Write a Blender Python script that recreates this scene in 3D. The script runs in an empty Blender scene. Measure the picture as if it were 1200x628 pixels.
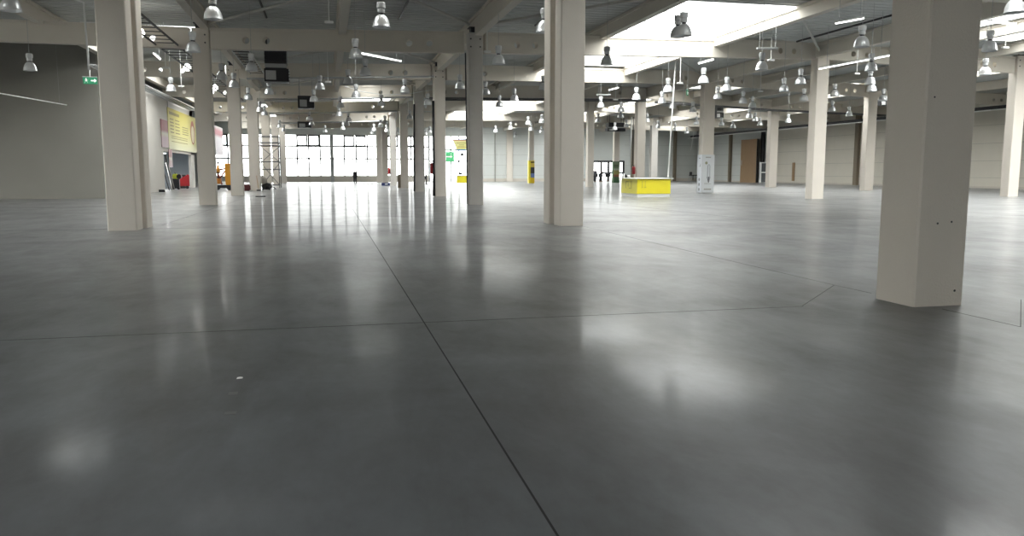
import bpy, bmesh, math, random
from mathutils import Vector, Matrix
random.seed(4)
S = bpy.context.scene
C = S.collection
PI = math.pi
# ------------------------------------------------------------------ camera
F = 930.0; HY = 201.0; VX = 384.0; CAMZ = 1.5
PIT = math.atan((314-HY)/F); YAW = math.atan((600-VX)/math.hypot(F, 314-HY))
cam = bpy.data.cameras.new('camera'); camo = bpy.data.objects.new('camera', cam); C.objects.link(camo)
cam.sensor_width = 36; cam.lens = F/1200*36; cam.clip_start = .05; cam.clip_end = 600
camo.location = (0, 0, CAMZ); camo.rotation_euler = (PI/2-PIT, 0, -YAW)
S.camera = camo

def ray(u, v):
    x = u-600; y = 314-v
    up = y*math.cos(PIT)-F*math.sin(PIT); fw = y*math.sin(PIT)+F*math.cos(PIT)
    return x*math.cos(YAW)+fw*math.sin(YAW), -x*math.sin(YAW)+fw*math.cos(YAW), up
def atY(u, v, Y):
    a, b, c = ray(u, v); return Vector((a/b*Y, Y, CAMZ+c/b*Y))
def atZ(u, v, z=0.0):
    a, b, c = ray(u, v); t = (z-CAMZ)/c; return Vector((a*t, b*t, z))
def atX(u, v, X):
    a, b, c = ray(u, v); t = X/a; return Vector((X, b*t, CAMZ+c*t))

# ------------------------------------------------------------------ materials
def mat(name, col, rough=.6, metal=0, noise=0, nscale=3, bump=0, spec=None, bscale=None, detail=6, stretch=None):
    m = bpy.data.materials.new(name); m.use_nodes = True
    nt = m.node_tree; b = nt.nodes['Principled BSDF']
    b.inputs['Base Color'].default_value = (*col, 1); b.inputs['Roughness'].default_value = rough
    b.inputs['Metallic'].default_value = metal
    if spec is not None: b.inputs['Specular IOR Level'].default_value = spec
    if noise or bump:
        tc = nt.nodes.new('ShaderNodeTexCoord'); mp = nt.nodes.new('ShaderNodeMapping')
        nt.links.new(tc.outputs['Object'], mp.inputs['Vector'])
        if stretch: mp.inputs['Scale'].default_value = stretch
    if noise:
        n = nt.nodes.new('ShaderNodeTexNoise'); n.inputs['Scale'].default_value = nscale; n.inputs['Detail'].default_value = detail
        r = nt.nodes.new('ShaderNodeMix'); r.data_type = 'RGBA'
        r.inputs[6].default_value = (*[c*(1-noise) for c in col], 1); r.inputs[7].default_value = (*[min(1, c*(1+noise)) for c in col], 1)
        nt.links.new(mp.outputs[0], n.inputs['Vector']); nt.links.new(n.outputs['Fac'], r.inputs[0]); nt.links.new(r.outputs[2], b.inputs['Base Color'])
    if bump:
        n2 = nt.nodes.new('ShaderNodeTexNoise'); n2.inputs['Scale'].default_value = bscale or nscale*6; n2.inputs['Detail'].default_value = 4
        bp = nt.nodes.new('ShaderNodeBump'); bp.inputs['Strength'].default_value = bump; bp.inputs['Distance'].default_value = .02
        nt.links.new(mp.outputs[0], n2.inputs['Vector']); nt.links.new(n2.outputs['Fac'], bp.inputs['Height']); nt.links.new(bp.outputs[0], b.inputs['Normal'])
    return m
def emis(name, col, st):
    m = bpy.data.materials.new(name); m.use_nodes = True; nt = m.node_tree
    b = nt.nodes['Principled BSDF']; b.inputs['Base Color'].default_value = (*col, 1)
    b.inputs['Emission Color'].default_value = (*col, 1); b.inputs['Emission Strength'].default_value = st
    return m

def floor_mat():
    m = bpy.data.materials.new('polished concrete'); m.use_nodes = True; nt = m.node_tree; N = nt.nodes; L = nt.links
    b = N['Principled BSDF']; tc = N.new('ShaderNodeTexCoord')
    def noise(sc, det, stretch=(1, 1, 1), dist=0, rough=.55):
        mp = N.new('ShaderNodeMapping'); mp.inputs['Scale'].default_value = stretch
        n = N.new('ShaderNodeTexNoise'); n.inputs['Scale'].default_value = sc; n.inputs['Detail'].default_value = det
        n.inputs['Distortion'].default_value = dist; n.inputs['Roughness'].default_value = rough
        L.new(tc.outputs['Object'], mp.inputs[0]); L.new(mp.outputs[0], n.inputs['Vector']); return n
    def ramp(src, a, bb, ca, cb):
        r = N.new('ShaderNodeMapRange'); r.inputs[1].default_value = a; r.inputs[2].default_value = bb
        r.inputs[3].default_value = ca; r.inputs[4].default_value = cb; L.new(src, r.inputs[0]); return r
    n6 = noise(1.1, 8, (1, .35, 1), 1.2, .65); n7 = noise(14, 6, (1, .5, 1), .3, .7)
    n1 = noise(.45, 9, (1, 1, 1), .6); n2 = noise(3.2, 7, (1, .55, 1), .4, .6); n3 = noise(26, 3)
    mx = N.new('ShaderNodeMath'); mx.operation = 'ADD'
    r1 = ramp(n1.outputs['Fac'], .34, .66, 0, .40); r2 = ramp(n2.outputs['Fac'], .3, .7, 0, .22)
    r6 = ramp(n6.outputs['Fac'], .34, .66, 0, .26); r7 = ramp(n7.outputs['Fac'], .3, .7, 0, .12)
    m6 = N.new('ShaderNodeMath'); m6.operation = 'ADD'; L.new(r6.outputs[0], m6.inputs[0]); L.new(r7.outputs[0], m6.inputs[1])
    m7 = N.new('ShaderNodeMath'); m7.operation = 'ADD'; L.new(m6.outputs[0], m7.inputs[0])
    L.new(r1.outputs[0], mx.inputs[0]); L.new(r2.outputs[0], m7.inputs[1]); L.new(m7.outputs[0], mx.inputs[1])
    cr = N.new('ShaderNodeMix'); cr.data_type = 'RGBA'
    cr.inputs[6].default_value = (*FLOOR_A, 1); cr.inputs[7].default_value = (*FLOOR_B, 1)
    L.new(mx.outputs[0], cr.inputs[0]); L.new(cr.outputs[2], b.inputs['Base Color'])
    rr = N.new('ShaderNodeMath'); rr.operation = 'ADD'
    q1 = ramp(n2.outputs['Fac'], .15, .85, FLOOR_R[0], FLOOR_R[1]); q2 = ramp(n3.outputs['Fac'], .4, .7, 0, .03)
    L.new(q1.outputs[0], rr.inputs[0]); L.new(q2.outputs[0], rr.inputs[1]); L.new(rr.outputs[0], b.inputs['Roughness'])
    n4 = noise(.9, 3)
    bp = N.new('ShaderNodeBump'); bp.inputs['Strength'].default_value = .2; bp.inputs['Distance'].default_value = .006
    L.new(n4.outputs['Fac'], bp.inputs['Height'])
    L.new(bp.outputs[0], b.inputs['Normal'])
    # worn sealer: only part of the surface still shines
    b.inputs['Specular IOR Level'].default_value = 0.0
    g = N.new('ShaderNodeBsdfGlossy'); L.new(rr.outputs[0], g.inputs['Roughness']); L.new(bp.outputs[0], g.inputs['Normal'])
    g2 = N.new('ShaderNodeBsdfGlossy'); g2.inputs['Roughness'].default_value = .10; L.new(bp.outputs[0], g2.inputs['Normal'])
    gm = N.new('ShaderNodeMixShader'); gm.inputs[0].default_value = .22; L.new(g.outputs[0], gm.inputs[1]); L.new(g2.outputs[0], gm.inputs[2])
    fr = N.new('ShaderNodeFresnel'); fr.inputs['IOR'].default_value = 1.45
    wear = ramp(mx.outputs[0], .1, .9, FLOOR_S[0], FLOOR_S[1])
    ml = N.new('ShaderNodeMath'); ml.operation = 'MULTIPLY'; L.new(fr.outputs[0], ml.inputs[0]); L.new(wear.outputs[0], ml.inputs[1])
    ms = N.new('ShaderNodeMixShader'); L.new(ml.outputs[0], ms.inputs[0]); L.new(b.outputs[0], ms.inputs[1]); L.new(gm.outputs[0], ms.inputs[2])
    L.new(ms.outputs[0], [n for n in N if n.type == 'OUTPUT_MATERIAL'][0].inputs[0])
    return m
FLOOR_A = (.080, .078, .075); FLOOR_B = (.148, .161, .174); FLOOR_R = (.26, .36); FLOOR_S = (.60, .95)
COL = (.70, .645, .575)
M = {
 'floor': floor_mat(),
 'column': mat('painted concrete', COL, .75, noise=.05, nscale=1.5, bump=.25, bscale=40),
 'column_grey': mat('grey column concrete', (.62, .59, .55), .8, noise=.08, nscale=2, bump=.25, bscale=40),  # greyer and slightly darker than the other columns
 'beam': mat('precast beam paint', (.72, .67, .59), .8, noise=.05, nscale=1),
 'deck': mat('corrugated steel deck', (.60, .61, .585), .55, .1, noise=.08, nscale=.4),
 'steel': mat('galvanised steel', (.45, .46, .46), .4, .7),
 'brace': mat('painted brace', (.55, .54, .5), .5),
 'dark': mat('dark steel', (.035, .035, .038), .5),
 'pipegrey': mat('grey painted pipe', (.13, .13, .13), .5),
 'black': mat('black plastic', (.015, .015, .017), .45),
 'alu': mat('spun aluminium', (.78, .79, .8), .32, .55),
 'gear': mat('grey lamp housing', (.62, .63, .64), .45, .1),
 'wallgrey': mat('grey wall panel', (.62, .64, .62), .7, noise=.04, nscale=.8),
 'wallbeige': mat('beige wall panel', (.68, .64, .56), .7, noise=.04, nscale=.8),
 'wallleft': mat('rendered wall', (.29, .278, .25), .85, noise=.09, nscale=.5),
 'partition': mat('light partition', (.68, .65, .60), .8, noise=.03, nscale=.5),
 'pilaster': mat('brown pilaster', (.22, .18, .13), .7),
 'seam': mat('panel seam', (.32, .31, .28), .8),
 'joint': mat('floor joint filler', (.012, .012, .012), .8),
 'frame': mat('aluminium window frame', (.42, .43, .43), .5),
 'framedark': mat('dark window frame', (.03, .03, .035), .5),
 'sill': mat('window parapet', (.58, .54, .48), .8),
 'white': mat('white paint', (.82, .82, .8), .5),
 'red': mat('red enamel', (.34, .012, .016), .45),
 'yellow': mat('yellow laminate', (.87, .75, .03), .45),
 'yellowdull': mat('duller yellow laminate', (.80, .72, .12), .6),  # duller, slightly darker yellow for the counter's left and back panels
 'orange': mat('orange paint', (.85, .38, .03), .4),
 'bluegrey': mat('pale blue wall', (.62, .68, .72), .7),
 'locker': mat('dark grey locker', (.035, .038, .045), .5),
 'brown': mat('brown chipboard', (.33, .215, .12), .7, noise=.08, nscale=4),
 'skin': mat('skin', (.45, .28, .2), .6),
 'jacket': mat('dark jacket', (.02, .02, .028), .8),
 'trousers': mat('dark trousers', (.018, .018, .022), .8),
 'hair': mat('dark hair', (.02, .015, .012), .7),
 'hivis': mat('high visibility yellow', (.75, .8, .08), .6),
 'wood': mat('wooden handle', (.5, .3, .12), .6),
 'lit': emis('lit lamp', (1, .97, .9), 14),
 'tube': emis('lit tube', (1, 1, .98), 3.2),
 'tubeoff': mat('unlit white tube', (.86, .87, .87), .4),
 'exit': emis('exit green', (.04, .3, .15), .25),
 'exitwhite': emis('exit pictogram white', (.9, .95, .9), .5),
 'ground': mat('pale outdoor paving', (.5, .5, .5), .9),
}
def glass():
    m = bpy.data.materials.new('thin glass'); m.use_nodes = True; nt = m.node_tree
    for n in list(nt.nodes):
        if n.type == 'BSDF_PRINCIPLED': nt.nodes.remove(n)
    out = [n for n in nt.nodes if n.type == 'OUTPUT_MATERIAL'][0]
    t = nt.nodes.new('ShaderNodeBsdfTransparent'); t.inputs[0].default_value = (.96, .98, .98, 1)
    g = nt.nodes.new('ShaderNodeBsdfGlossy'); g.inputs['Roughness'].default_value = .05
    mx = nt.nodes.new('ShaderNodeMixShader'); mx.inputs[0].default_value = .06
    nt.links.new(t.outputs[0], mx.inputs[1]); nt.links.new(g.outputs[0], mx.inputs[2]); nt.links.new(mx.outputs[0], out.inputs[0])
    return m
M['glass'] = glass()
def poster(name, stops, scale=1, noise=.0):
    """vertical bands of printed colour along object Z (0..1 generated)"""
    m = bpy.data.materials.new(name); m.use_nodes = True; nt = m.node_tree; b = nt.nodes['Principled BSDF']
    tc = nt.nodes.new('ShaderNodeTexCoord'); sp = nt.nodes.new('ShaderNodeSeparateXYZ'); nt.links.new(tc.outputs['Generated'], sp.inputs[0])
    cr = nt.nodes.new('ShaderNodeValToRGB'); e = cr.color_ramp.elements
    while len(e) > 1: e.remove(e[0])
    e[0].position = stops[0][0]; e[0].color = (*stops[0][1], 1)
    for p, c in stops[1:]:
        x = e.new(p); x.color = (*c, 1)
    nt.links.new(sp.outputs[2], cr.inputs[0]); nt.links.new(cr.outputs[0], b.inputs['Base Color']); b.inputs['Roughness'].default_value = .5
    return m

# ------------------------------------------------------------------ mesh helpers
def B(bm, x0, x1, y0, y1, z0, z1):
    vs = [bm.verts.new(p) for p in [(x0, y0, z0), (x1, y0, z0), (x1, y1, z0), (x0, y1, z0), (x0, y0, z1), (x1, y0, z1), (x1, y1, z1), (x0, y1, z1)]]
    for f in [(0, 3, 2, 1), (4, 5, 6, 7), (0, 1, 5, 4), (1, 2, 6, 5), (2, 3, 7, 6), (3, 0, 4, 7)]: bm.faces.new([vs[i] for i in f])
    return vs
def OB(bm, p0, p1, w, h, up=Vector((0, 0, 1))):
    """oriented bar from p0 to p1, width w sideways, h upwards"""
    p0 = Vector(p0); p1 = Vector(p1); d = (p1-p0).normalized()
    s = d.cross(up)
    if s.length < 1e-4: s = Vector((1, 0, 0))
    s.normalize(); t = s.cross(d).normalized()
    vs = []
    for p in (p0, p1):
        for a, b in ((-1, -1), (1, -1), (1, 1), (-1, 1)): vs.append(bm.verts.new(p+s*a*w/2+t*b*h/2))
    for f in [(0, 1, 2, 3), (7, 6, 5, 4), (0, 4, 5, 1), (1, 5, 6, 2), (2, 6, 7, 3), (3, 7, 4, 0)]: bm.faces.new([vs[i] for i in f])
def T(bm, pts, r, n=8, r2=None):
    """tube through points"""
    pts = [Vector(p) for p in pts]; rings = []
    for i, p in enumerate(pts):
        d = (pts[min(i+1, len(pts)-1)]-pts[max(i-1, 0)]).normalized()
        s = d.orthogonal().normalized() if abs(d.z) < .95 else Vector((1, 0, 0)); s = (s-d*s.dot(d)).normalized()
        if abs(d.z) < .95: s = d.cross(Vector((0, 0, 1))).normalized()
        t = d.cross(s); rad = r if r2 is None else r+(r2-r)*i/(len(pts)-1)
        rings.append([bm.verts.new(p+(s*math.cos(a)+t*math.sin(a))*rad) for a in [2*PI*k/n for k in range(n)]])
    for a, b in zip(rings, rings[1:]):
        for k in range(n): bm.faces.new([a[k], a[(k+1) % n], b[(k+1) % n], b[k]])
    bm.faces.new(rings[0][::-1]); bm.faces.new(rings[-1])
def LA(bm, prof, n=24, c=(0, 0, 0), cap=(False, False)):
    rings = []
    for r, z in prof: rings.append([bm.verts.new((c[0]+r*math.cos(2*PI*k/n), c[1]+r*math.sin(2*PI*k/n), c[2]+z)) for k in range(n)])
    for a, b in zip(rings, rings[1:]):
        for k in range(n): bm.faces.new([a[k], a[(k+1) % n], b[(k+1) % n], b[k]])
    if cap[0]: bm.faces.new(rings[0][::-1])
    if cap[1]: bm.faces.new(rings[-1])
def obj(name, bm, m, parent=None, loc=None, smooth=False, bevel=0):
    if bevel:
        bmesh.ops.bevel(bm, geom=list(bm.edges), offset=bevel, segments=2, affect='EDGES', clamp_overlap=True)
    bmesh.ops.recalc_face_normals(bm, faces=list(bm.faces))
    me = bpy.data.meshes.new(name); bm.to_mesh(me); bm.free()
    if smooth:
        for p in me.polygons: p.use_smooth = True
    me.materials.append(M[m] if isinstance(m, str) else m)
    o = bpy.data.objects.new(name, me); C.objects.link(o)
    if parent: o.parent = parent
    if loc is not None: o.location = loc
    return o
def nb(): return bmesh.new()
def tag(o, label, cat, group=None, kind='thing'):
    o['label'] = label; o['category'] = cat; o['kind'] = kind
    if group: o['group'] = group
    return o
def thing(name, label, cat, loc=(0, 0, 0), rz=0, group=None):
    o = bpy.data.objects.new(name, None); C.objects.link(o); o.location = loc; o.rotation_euler = (0, 0, rz); o.empty_display_size = .2
    return tag(o, label, cat, group)
def struct(name, bm, m, parent=None, **k):
    o = obj(name, bm, m, parent, **k)
    if parent is None: o['kind'] = 'structure'
    return o
def copy_tree(o, parent=None):
    c = o.copy(); C.objects.link(c)
    if parent: c.parent = parent
    for ch in list(o.children): copy_tree(ch, c)
    return c
def box(x0, x1, y0, y1, z0, z1):
    bm = nb(); B(bm, min(x0, x1), max(x0, x1), min(y0, y1), max(y0, y1), min(z0, z1), max(z0, z1)); return bm

# ------------------------------------------------------------------ shell
XL, XR, YB, YE = -32.0, 57.5, -42.0, 118.0
ZD = 8.35; PARTX = -12.2; FWY = 48.5
struct('floor', box(XL-.3, XR+.3, YB-.3, YE+.3, -.3, 0), 'floor')
# joints in the slab
def joint(name, pts, w=.009):
    bm = nb()
    for a, b in zip(pts, pts[1:]): OB(bm, (a[0], a[1], .0004), (b[0], b[1], .0004), w, .002)
    return struct(name, bm, 'joint')
joint('trim_1', [(.885, 1.0), (.93, 23), (1.0, 117.9)], .011)
joint('trim_2', [(-32, 7.82), (atZ(940, 358.7).x, 7.82)], .007)
joint('trim_3', [atZ(655, 258.5), atZ(977.6, 334), atZ(1021, 343.5)], .008)
joint('trim_4', [atZ(940, 358.7), atZ(977.6, 334)], .008)
joint('trim_5', [atZ(1104, 362), atZ(1196, 383), atZ(1196.5, 351)], .008)
joint('trim_6', [(-32, 22.6), (57, 22.6)], .012)
joint('trim_7', [(-12.5, 37.3), (57, 37.3)], .012)
joint('trim_8', [(-12.5, 52), (57, 52)], .014)
joint('trim_9', [(13, 20), (13, 100)], .014)
joint('trim_10', [(-4.6, 24), (-4.6, 110)], .012)

# deck with rooflight openings; many are unseen ones added to brighten the hall
SKY = [(13.2, 19.2, 30.6, 50.2), (13.2, 19.2, 64.5, 92), (-10.0, -7.9, 28.8, 31.6), (13.2, 19.2, 12, 18.6), (8.2, 12.0, 12, 17), (-30.6, -25, 4, 36), (-24, -18.8, 4, 36), (-17.6, -13.2, 8, 21), (50.5, 56.5, 10, 36),  # the far side openings are added out of view as extra light
       (26.6, 30.4, 9, 36), (31.5, 35.4, 9, 36), (13.2, 19.2, -30, -8), (-11.2, -5.8, -30, 0), (36.4, 40.7, -10, 22), (36.4, 40.7, 28, 37), (42, 49, 20, 34),  # mostly added beside and behind the camera for fill light
       (1.3, 3.4, 41.3, 46), (1.3, 3.2, 55.5, 61.5), (1.3, 6.0, 76, 87), (13.2, 19.2, 102, 113), (20, 25.4, 101.5, 113), (30.9+.4, 35.5, 103, 114)]  # slim ones and those near the end wall are added for light
SKY += [(43, 48, 109, 112.5), (-4.4, .1, 23.2, 25.2), (1.4, 6.1, 23.2, 25.2)]  # unseen, added to light the end wall and the first beams
SKY += [(x0, x1, y0, y1) for x0, x1 in ((26.6, 30.4), (36.5, 40.8), (-10.9, -6.0), (42, 49)) for y0, y1 in ((41.3, 47.0), (55.6, 62), (71.5, 77.5), (86, 91.5), (101.5, 106)) if not (x0 == 26.6 and y0 < 45)]  # unseen rooflights added behind the beams to brighten the far bays
def corr(bm, x0, x1, y0, y1):
    p = .5; k0 = math.floor(y0/p); ys = []
    k = k0
    while k*p < y1:
        for f, z in ((0, .11), (.35, .11), (.5, 0), (.85, 0)):
            y = (k+f)*p
            if y0 < y < y1: ys.append((y, ZD+z))
        k += 1
    def zat(y):
        f = (y/p) % 1
        return ZD+(.11 if f < .35 else (.5-f)/.15*.11 if f < .5 else 0 if f < .85 else (f-.85)/.15*.11)
    ys = [(y0, zat(y0))]+ys+[(y1, zat(y1))]
    prev = None
    for y, z in ys:
        a = bm.verts.new((x0, y, z)); b = bm.verts.new((x1, y, z))
        if prev: bm.faces.new([prev[0], prev[1], b, a])
        prev = (a, b)
bm = nb(); yc = sorted({YB-.3, YE+.3} | {s[2] for s in SKY} | {s[3] for s in SKY})
for a, b in zip(yc, yc[1:]):
    mid = (a+b)/2; xs = sorted([(s[0], s[1]) for s in SKY if s[2] < mid < s[3]]); x = XL-.3
    for s0, s1 in xs:
        corr(bm, x, s0, a, b); x = s1
    corr(bm, x, XR+.3, a, b)
struct('ceiling', bm, 'deck')
portals = []
def portal(loc, rot, sx, sy):
    l = bpy.data.lights.new('daylight_portal', 'AREA'); l.shape = 'RECTANGLE'; l.size = sx; l.size_y = sy; l.cycles.is_portal = True
    o = bpy.data.objects.new('daylight_portal', l); C.objects.link(o); o.location = loc; o.rotation_euler = rot
wn = [0]
def window_name():
    wn[0] += 1; return 'window_%d' % wn[0]
for (x0, x1, y0, y1) in SKY:
    root = bpy.data.objects.new(window_name(), None); C.objects.link(root); root['kind'] = 'structure'  # same window naming for real and added rooflights
    bm = nb(); t = .06; zt = ZD+.55
    B(bm, x0-t, x0, y0-t, y1+t, ZD-.02, zt); B(bm, x1, x1+t, y0-t, y1+t, ZD-.02, zt); B(bm, x0, x1, y0-t, y0, ZD-.02, zt); B(bm, x0, x1, y1, y1+t, ZD-.02, zt)
    obj('curb', bm, 'white', root)
    bm = nb(); n = max(2, round((y1-y0)/2.6))
    for k in range(1, n): B(bm, x0, x1, y0+(y1-y0)*k/n-.02, y0+(y1-y0)*k/n+.02, zt-.06, zt)
    B(bm, (x0+x1)/2-.02, (x0+x1)/2+.02, y0, y1, zt-.07, zt-.01)
    obj('glazing_frame', bm, 'frame', root)
    obj('pane', box(x0, x1, y0, y1, zt, zt+.012), 'glass', root)
    portal(((x0+x1)/2, (y0+y1)/2, zt+.05), (0, 0, 0), x1-x0, y1-y0)

# walls
struct('wall_right', box(XR, XR+.3, YB, YE, 0, ZD+.5), 'wallbeige')
struct('wall_back', box(XL-.3, XR+.3, YB-.3, YB, 0, ZD+.5), 'wallleft')
struct('wall_left', box(XL-.3, XL, YB, YE, 0, ZD+.5), 'wallleft')
struct('wall_front', box(XL, PARTX, FWY, FWY+.25, 0, ZD), 'wallleft')
struct('baseboard_front', box(XL, PARTX+.02, FWY-.02, FWY, 0, .12), 'wallleft')
# partition along the left with an opening under the banner
pY0, pY1 = FWY, 108.0
o0, o1 = atX(194, 225, PARTX).y, atX(229.5, 221, PARTX).y
zo = atX(197, 178, PARTX).z
zt = 7.1
bm = nb(); B(bm, PARTX-.25, PARTX, FWY+.25, o0, 0, zt); B(bm, PARTX-.25, PARTX, o1, 78.5, 0, zt); B(bm, PARTX-.25, PARTX, o0, o1, zo, zt)
struct('wall_partition', bm, 'partition')
yv = atX(197.5, 150, PARTX).y
struct('trim_11', box(PARTX, PARTX+.03, yv-.05, yv+.05, 0, zt), 'seam')
# niche behind the opening
bm = nb(); B(bm, PARTX-3.4, PARTX-3.2, o0-.2, o1+3, 0, zo+.3); B(bm, PARTX-3.2, PARTX-.26, o1, o1+.2, 0, zo+.3); B(bm, PARTX-3.2, PARTX-.26, o0-.2, o0, 0, zo+.3); B(bm, PARTX-3.2, PARTX-.26, o0, o1, zo+.1, zo+.3)
struct('wall_niche', bm, 'bluegrey')

ny = (o0+o1)/2
nl = thing('tube_light', 'lit tube light on the ceiling of the niche behind the wall opening', 'tube light', (PARTX-1.4, ny, zo+.01), 0, 'slim white tube lights')
bm = nb(); T(bm, [(0, -1.2, 0), (0, 1.2, 0)], .04, 8); obj('tube', bm, 'tube', nl); obj('housing', box(-.08, .08, -1.25, 1.25, .03, .085), 'white', nl)
l = bpy.data.lights.new('niche_lamp', 'AREA'); l.shape = 'RECTANGLE'; l.size = .3; l.size_y = 2.6; l.energy = 170; lo = bpy.data.objects.new('niche_lamp', l); C.objects.link(lo); lo.location = (PARTX-1.4, ny, zo-.04)

# right wall panels: pilasters, seams
def yR(u, v=215): return atX(u, v, XR).y
k = 0
for u, w in ((757, .5), (804, .5), (856, .5), (905, .9), (1004, .6)):
    y = yR(u); k += 1
    struct('trim_%d' % (20+k), box(XR-.35, XR, y-w/2, y+w/2, 0, ZD), 'pilaster')
bm = nb()
for z in (.95, 2.45, 4.0, 5.6, 7.1): B(bm, XR-.012, XR, 20, YE, z-.011, z+.011)
struct('trim_30', bm, 'seam')
struct('baseboard_right', box(XR-.03, XR, 20, YE, 0, .18), 'sill')
# grey cladding on the far half of the right wall
struct('wall_right_cladding', box(XR-.01, XR+.02, yR(905), YE, 0, ZD), 'wallgrey')

# end wall: opaque where the photo shows panels, glazed elsewhere
def xE(u): return atY(u, 200, YE).x
zS = atY(390, 206.3, YE).z; zW = atY(390, 158.0, YE).z
gl = [(xE(252), xE(338)), (xE(338), xE(446)), (xE(446), xE(503)), (xE(503), xE(548))]
gx0, gx1 = gl[0][0], gl[-1][1]
dx0, dx1 = xE(694.5), xE(731); zDr = atY(705, 188.5, YE).z
bm = nb()
B(bm, XL, gx0, YE, YE+.3, 0, ZD+.5); B(bm, gx0, gx1, YE, YE+.3, zW, ZD+.5)
struct('wall_end', bm, 'wallgrey')
bm = nb(); B(bm, gx1, dx0, YE, YE+.3, 0, ZD+.5); B(bm, dx0, dx1, YE, YE+.3, zDr, ZD+.5); B(bm, dx1, XR, YE, YE+.3, 0, ZD+.5)
struct('wall_end_panels', bm, 'wallgrey')
struct('wall_parapet', box(gx0, gl[2][1], YE, YE+.3, 0, zS), 'sill')
struct('baseboard_end', box(gx1, dx0, YE-.04, YE, 0, .45), 'sill')
struct('baseboard_end', box(dx1, XR, YE-.04, YE, 0, .45), 'sill')
k = 0
for u, w, m in ((597, .9, 'column'), (580, .08, 'seam'), (640, .08, 'seam'), (741, .5, 'pilaster'), (790, .5, 'pilaster')):
    x = xE(u); k += 1; struct('trim_%d' % (40+k), box(x-w/2, x+w/2, YE-.25, YE, 0, ZD), m)
bm = nb()
for z in (.95, 2.45, 4.0, 5.6, 7.1): B(bm, gx1, dx0, YE-.012, YE, z-.011, z+.011); B(bm, dx1, XR, YE-.012, YE, z-.011, z+.011)
struct('trim_50', bm, 'seam')
def glazing(x0, x1, z0, z1, us, zs, sashes=(), post=None):
    root = bpy.data.objects.new(window_name(), None); C.objects.link(root); root['kind'] = 'structure'
    bm = nb()
    for x in us: B(bm, x-.1, x+.1, YE+.03, YE+.15, z0, z1)
    for z in zs: B(bm, x0, x1, YE+.03, YE+.15, z-.11, z+.11)
    B(bm, x0, x1, YE+.05, YE+.15, z0, z0+.06); B(bm, x0, x1, YE+.05, YE+.15, z1-.06, z1)
    obj('glazing_frame', bm, 'frame', root)
    obj('pane', box(x0, x1, YE+.1, YE+.112, z0, z1), 'glass', root)
    for a, b in sashes:
        bm = nb(); za = atY(390, 171.5, YE).z; zb = z1-.05; t = .2
        B(bm, a, b, YE-.02, YE+.06, zb-t, zb); B(bm, a, b, YE-.02, YE+.06, za, za+t); B(bm, a, a+t, YE-.02, YE+.06, za, zb); B(bm, b-t, b, YE-.02, YE+.06, za, zb)
        obj('sash', bm, 'framedark', root)
    portal(((x0+x1)/2, YE+.32, (z0+z1)/2), (-PI/2, 0, 0), x1-x0, z1-z0)
zr1, zr2 = atY(390, 171.5, YE).z, atY(390, 186, YE).z
glazing(*gl[0], zS, zW, [xE(u) for u in (268, 281, 296, 310, 324)], (zr1, zr2), [(xE(259), xE(268))])
glazing(*gl[1], zS, zW, [xE(u) for u in (349, 362.5, 376, 390, 404, 418, 431)], (zr1, zr2), [(xE(348.5), xE(361.5)), (xE(362), xE(375.5)), (xE(403.5), xE(416)), (xE(417), xE(429.5))])
glazing(*gl[2], zS, zW, [xE(u) for u in (458, 470, 482, 494)], (zr1, zr2), [(xE(454), xE(467)), (xE(475), xE(486))])
glazing(*gl[3], 0, zW, [xE(u) for u in (515, 528.5, 538)], (atY(390, 174.5, YE).z, atY(390, 188.5, YE).z), [])
struct('trim_51', box(xE(389.5)-.25, xE(389.5)+.25, YE-.3, YE+.15, 0, zW), 'frame')
struct('trim_52', box(xE(446)-.25, xE(446)+.25, YE-.2, YE+.15, 0, zW), 'column')
struct('trim_53', box(xE(503)-.15, xE(503)+.15, YE-.1, YE+.15, 0, zW), 'frame')
# glazed doors on the far wall
root = bpy.data.objects.new('door_1', None); C.objects.link(root); root['kind'] = 'structure'
bm = nb(); zm = atY(705, 202.5, YE).z
for u in (694.8, 704.5, 713, 718.5, 730.5): x = xE(u); B(bm, x-.17, x+.17, YE-.05, YE+.12, 0, zDr)
B(bm, dx0, dx1, YE-.1, YE+.12, zDr-.25, zDr+.05); B(bm, xE(704.5), dx1, YE, YE+.12, zm-.12, zm+.12); B(bm, dx0, dx1, YE, YE+.12, 0, .1)
obj('door_frame', bm, 'framedark', root); obj('pane', box(dx0, dx1, YE+.05, YE+.06, 0, zDr), 'glass', root)
portal(((dx0+dx1)/2, YE+.32, zDr/2), (-PI/2, 0, 0), dx1-dx0, zDr)
struct('ground', box(-60, 90, YE+.3, YE+60, -.35, -.02), 'ground')

# ------------------------------------------------------------------ columns
COLS = {}
def column(key, x0, x1, y0, y1, h, label, m='column', group=None, bolts=False, chips=()):
    cx, cy = (x0+x1)/2, (y0+y1)/2
    root = thing('concrete_column', label, 'column', (cx, cy, 0), 0, group)
    bm = box(x0-cx, x1-cx, y0-cy, y1-cy, 0, h)
    vert = [e for e in bm.edges if abs(e.verts[0].co.z-e.verts[1].co.z) > 1]
    bmesh.ops.bevel(bm, geom=vert, offset=.022, segments=1, affect='EDGES')
    obj('shaft', bm, m, root)
    if bolts:
        for sx in (-.22, .2):
            for z in (h-.28, h-.62):
                b = nb(); T(b, [(sx, y0-cy+.002, z), (sx, y0-cy-.03, z)], .035, 8); obj('bolt', b, 'dark', root)
        b = nb(); B(b, -.2, .2, -.25, .2, h, h+.22); B(b, -.28, .28, -.28, .28, h+.22, h+.25); obj('bearing_plate', b, 'dark', root)
    for (px, pz, r) in chips:
        b = nb(); T(b, [(px-cx, y0-cy+.004, pz), (px-cx, y0-cy-.004, pz)], r, 7); obj('anchor_hole', b, 'dark', root)
    COLS[key] = (x0, x1, y0, y1, h)
    return root
D_ = .62
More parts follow.
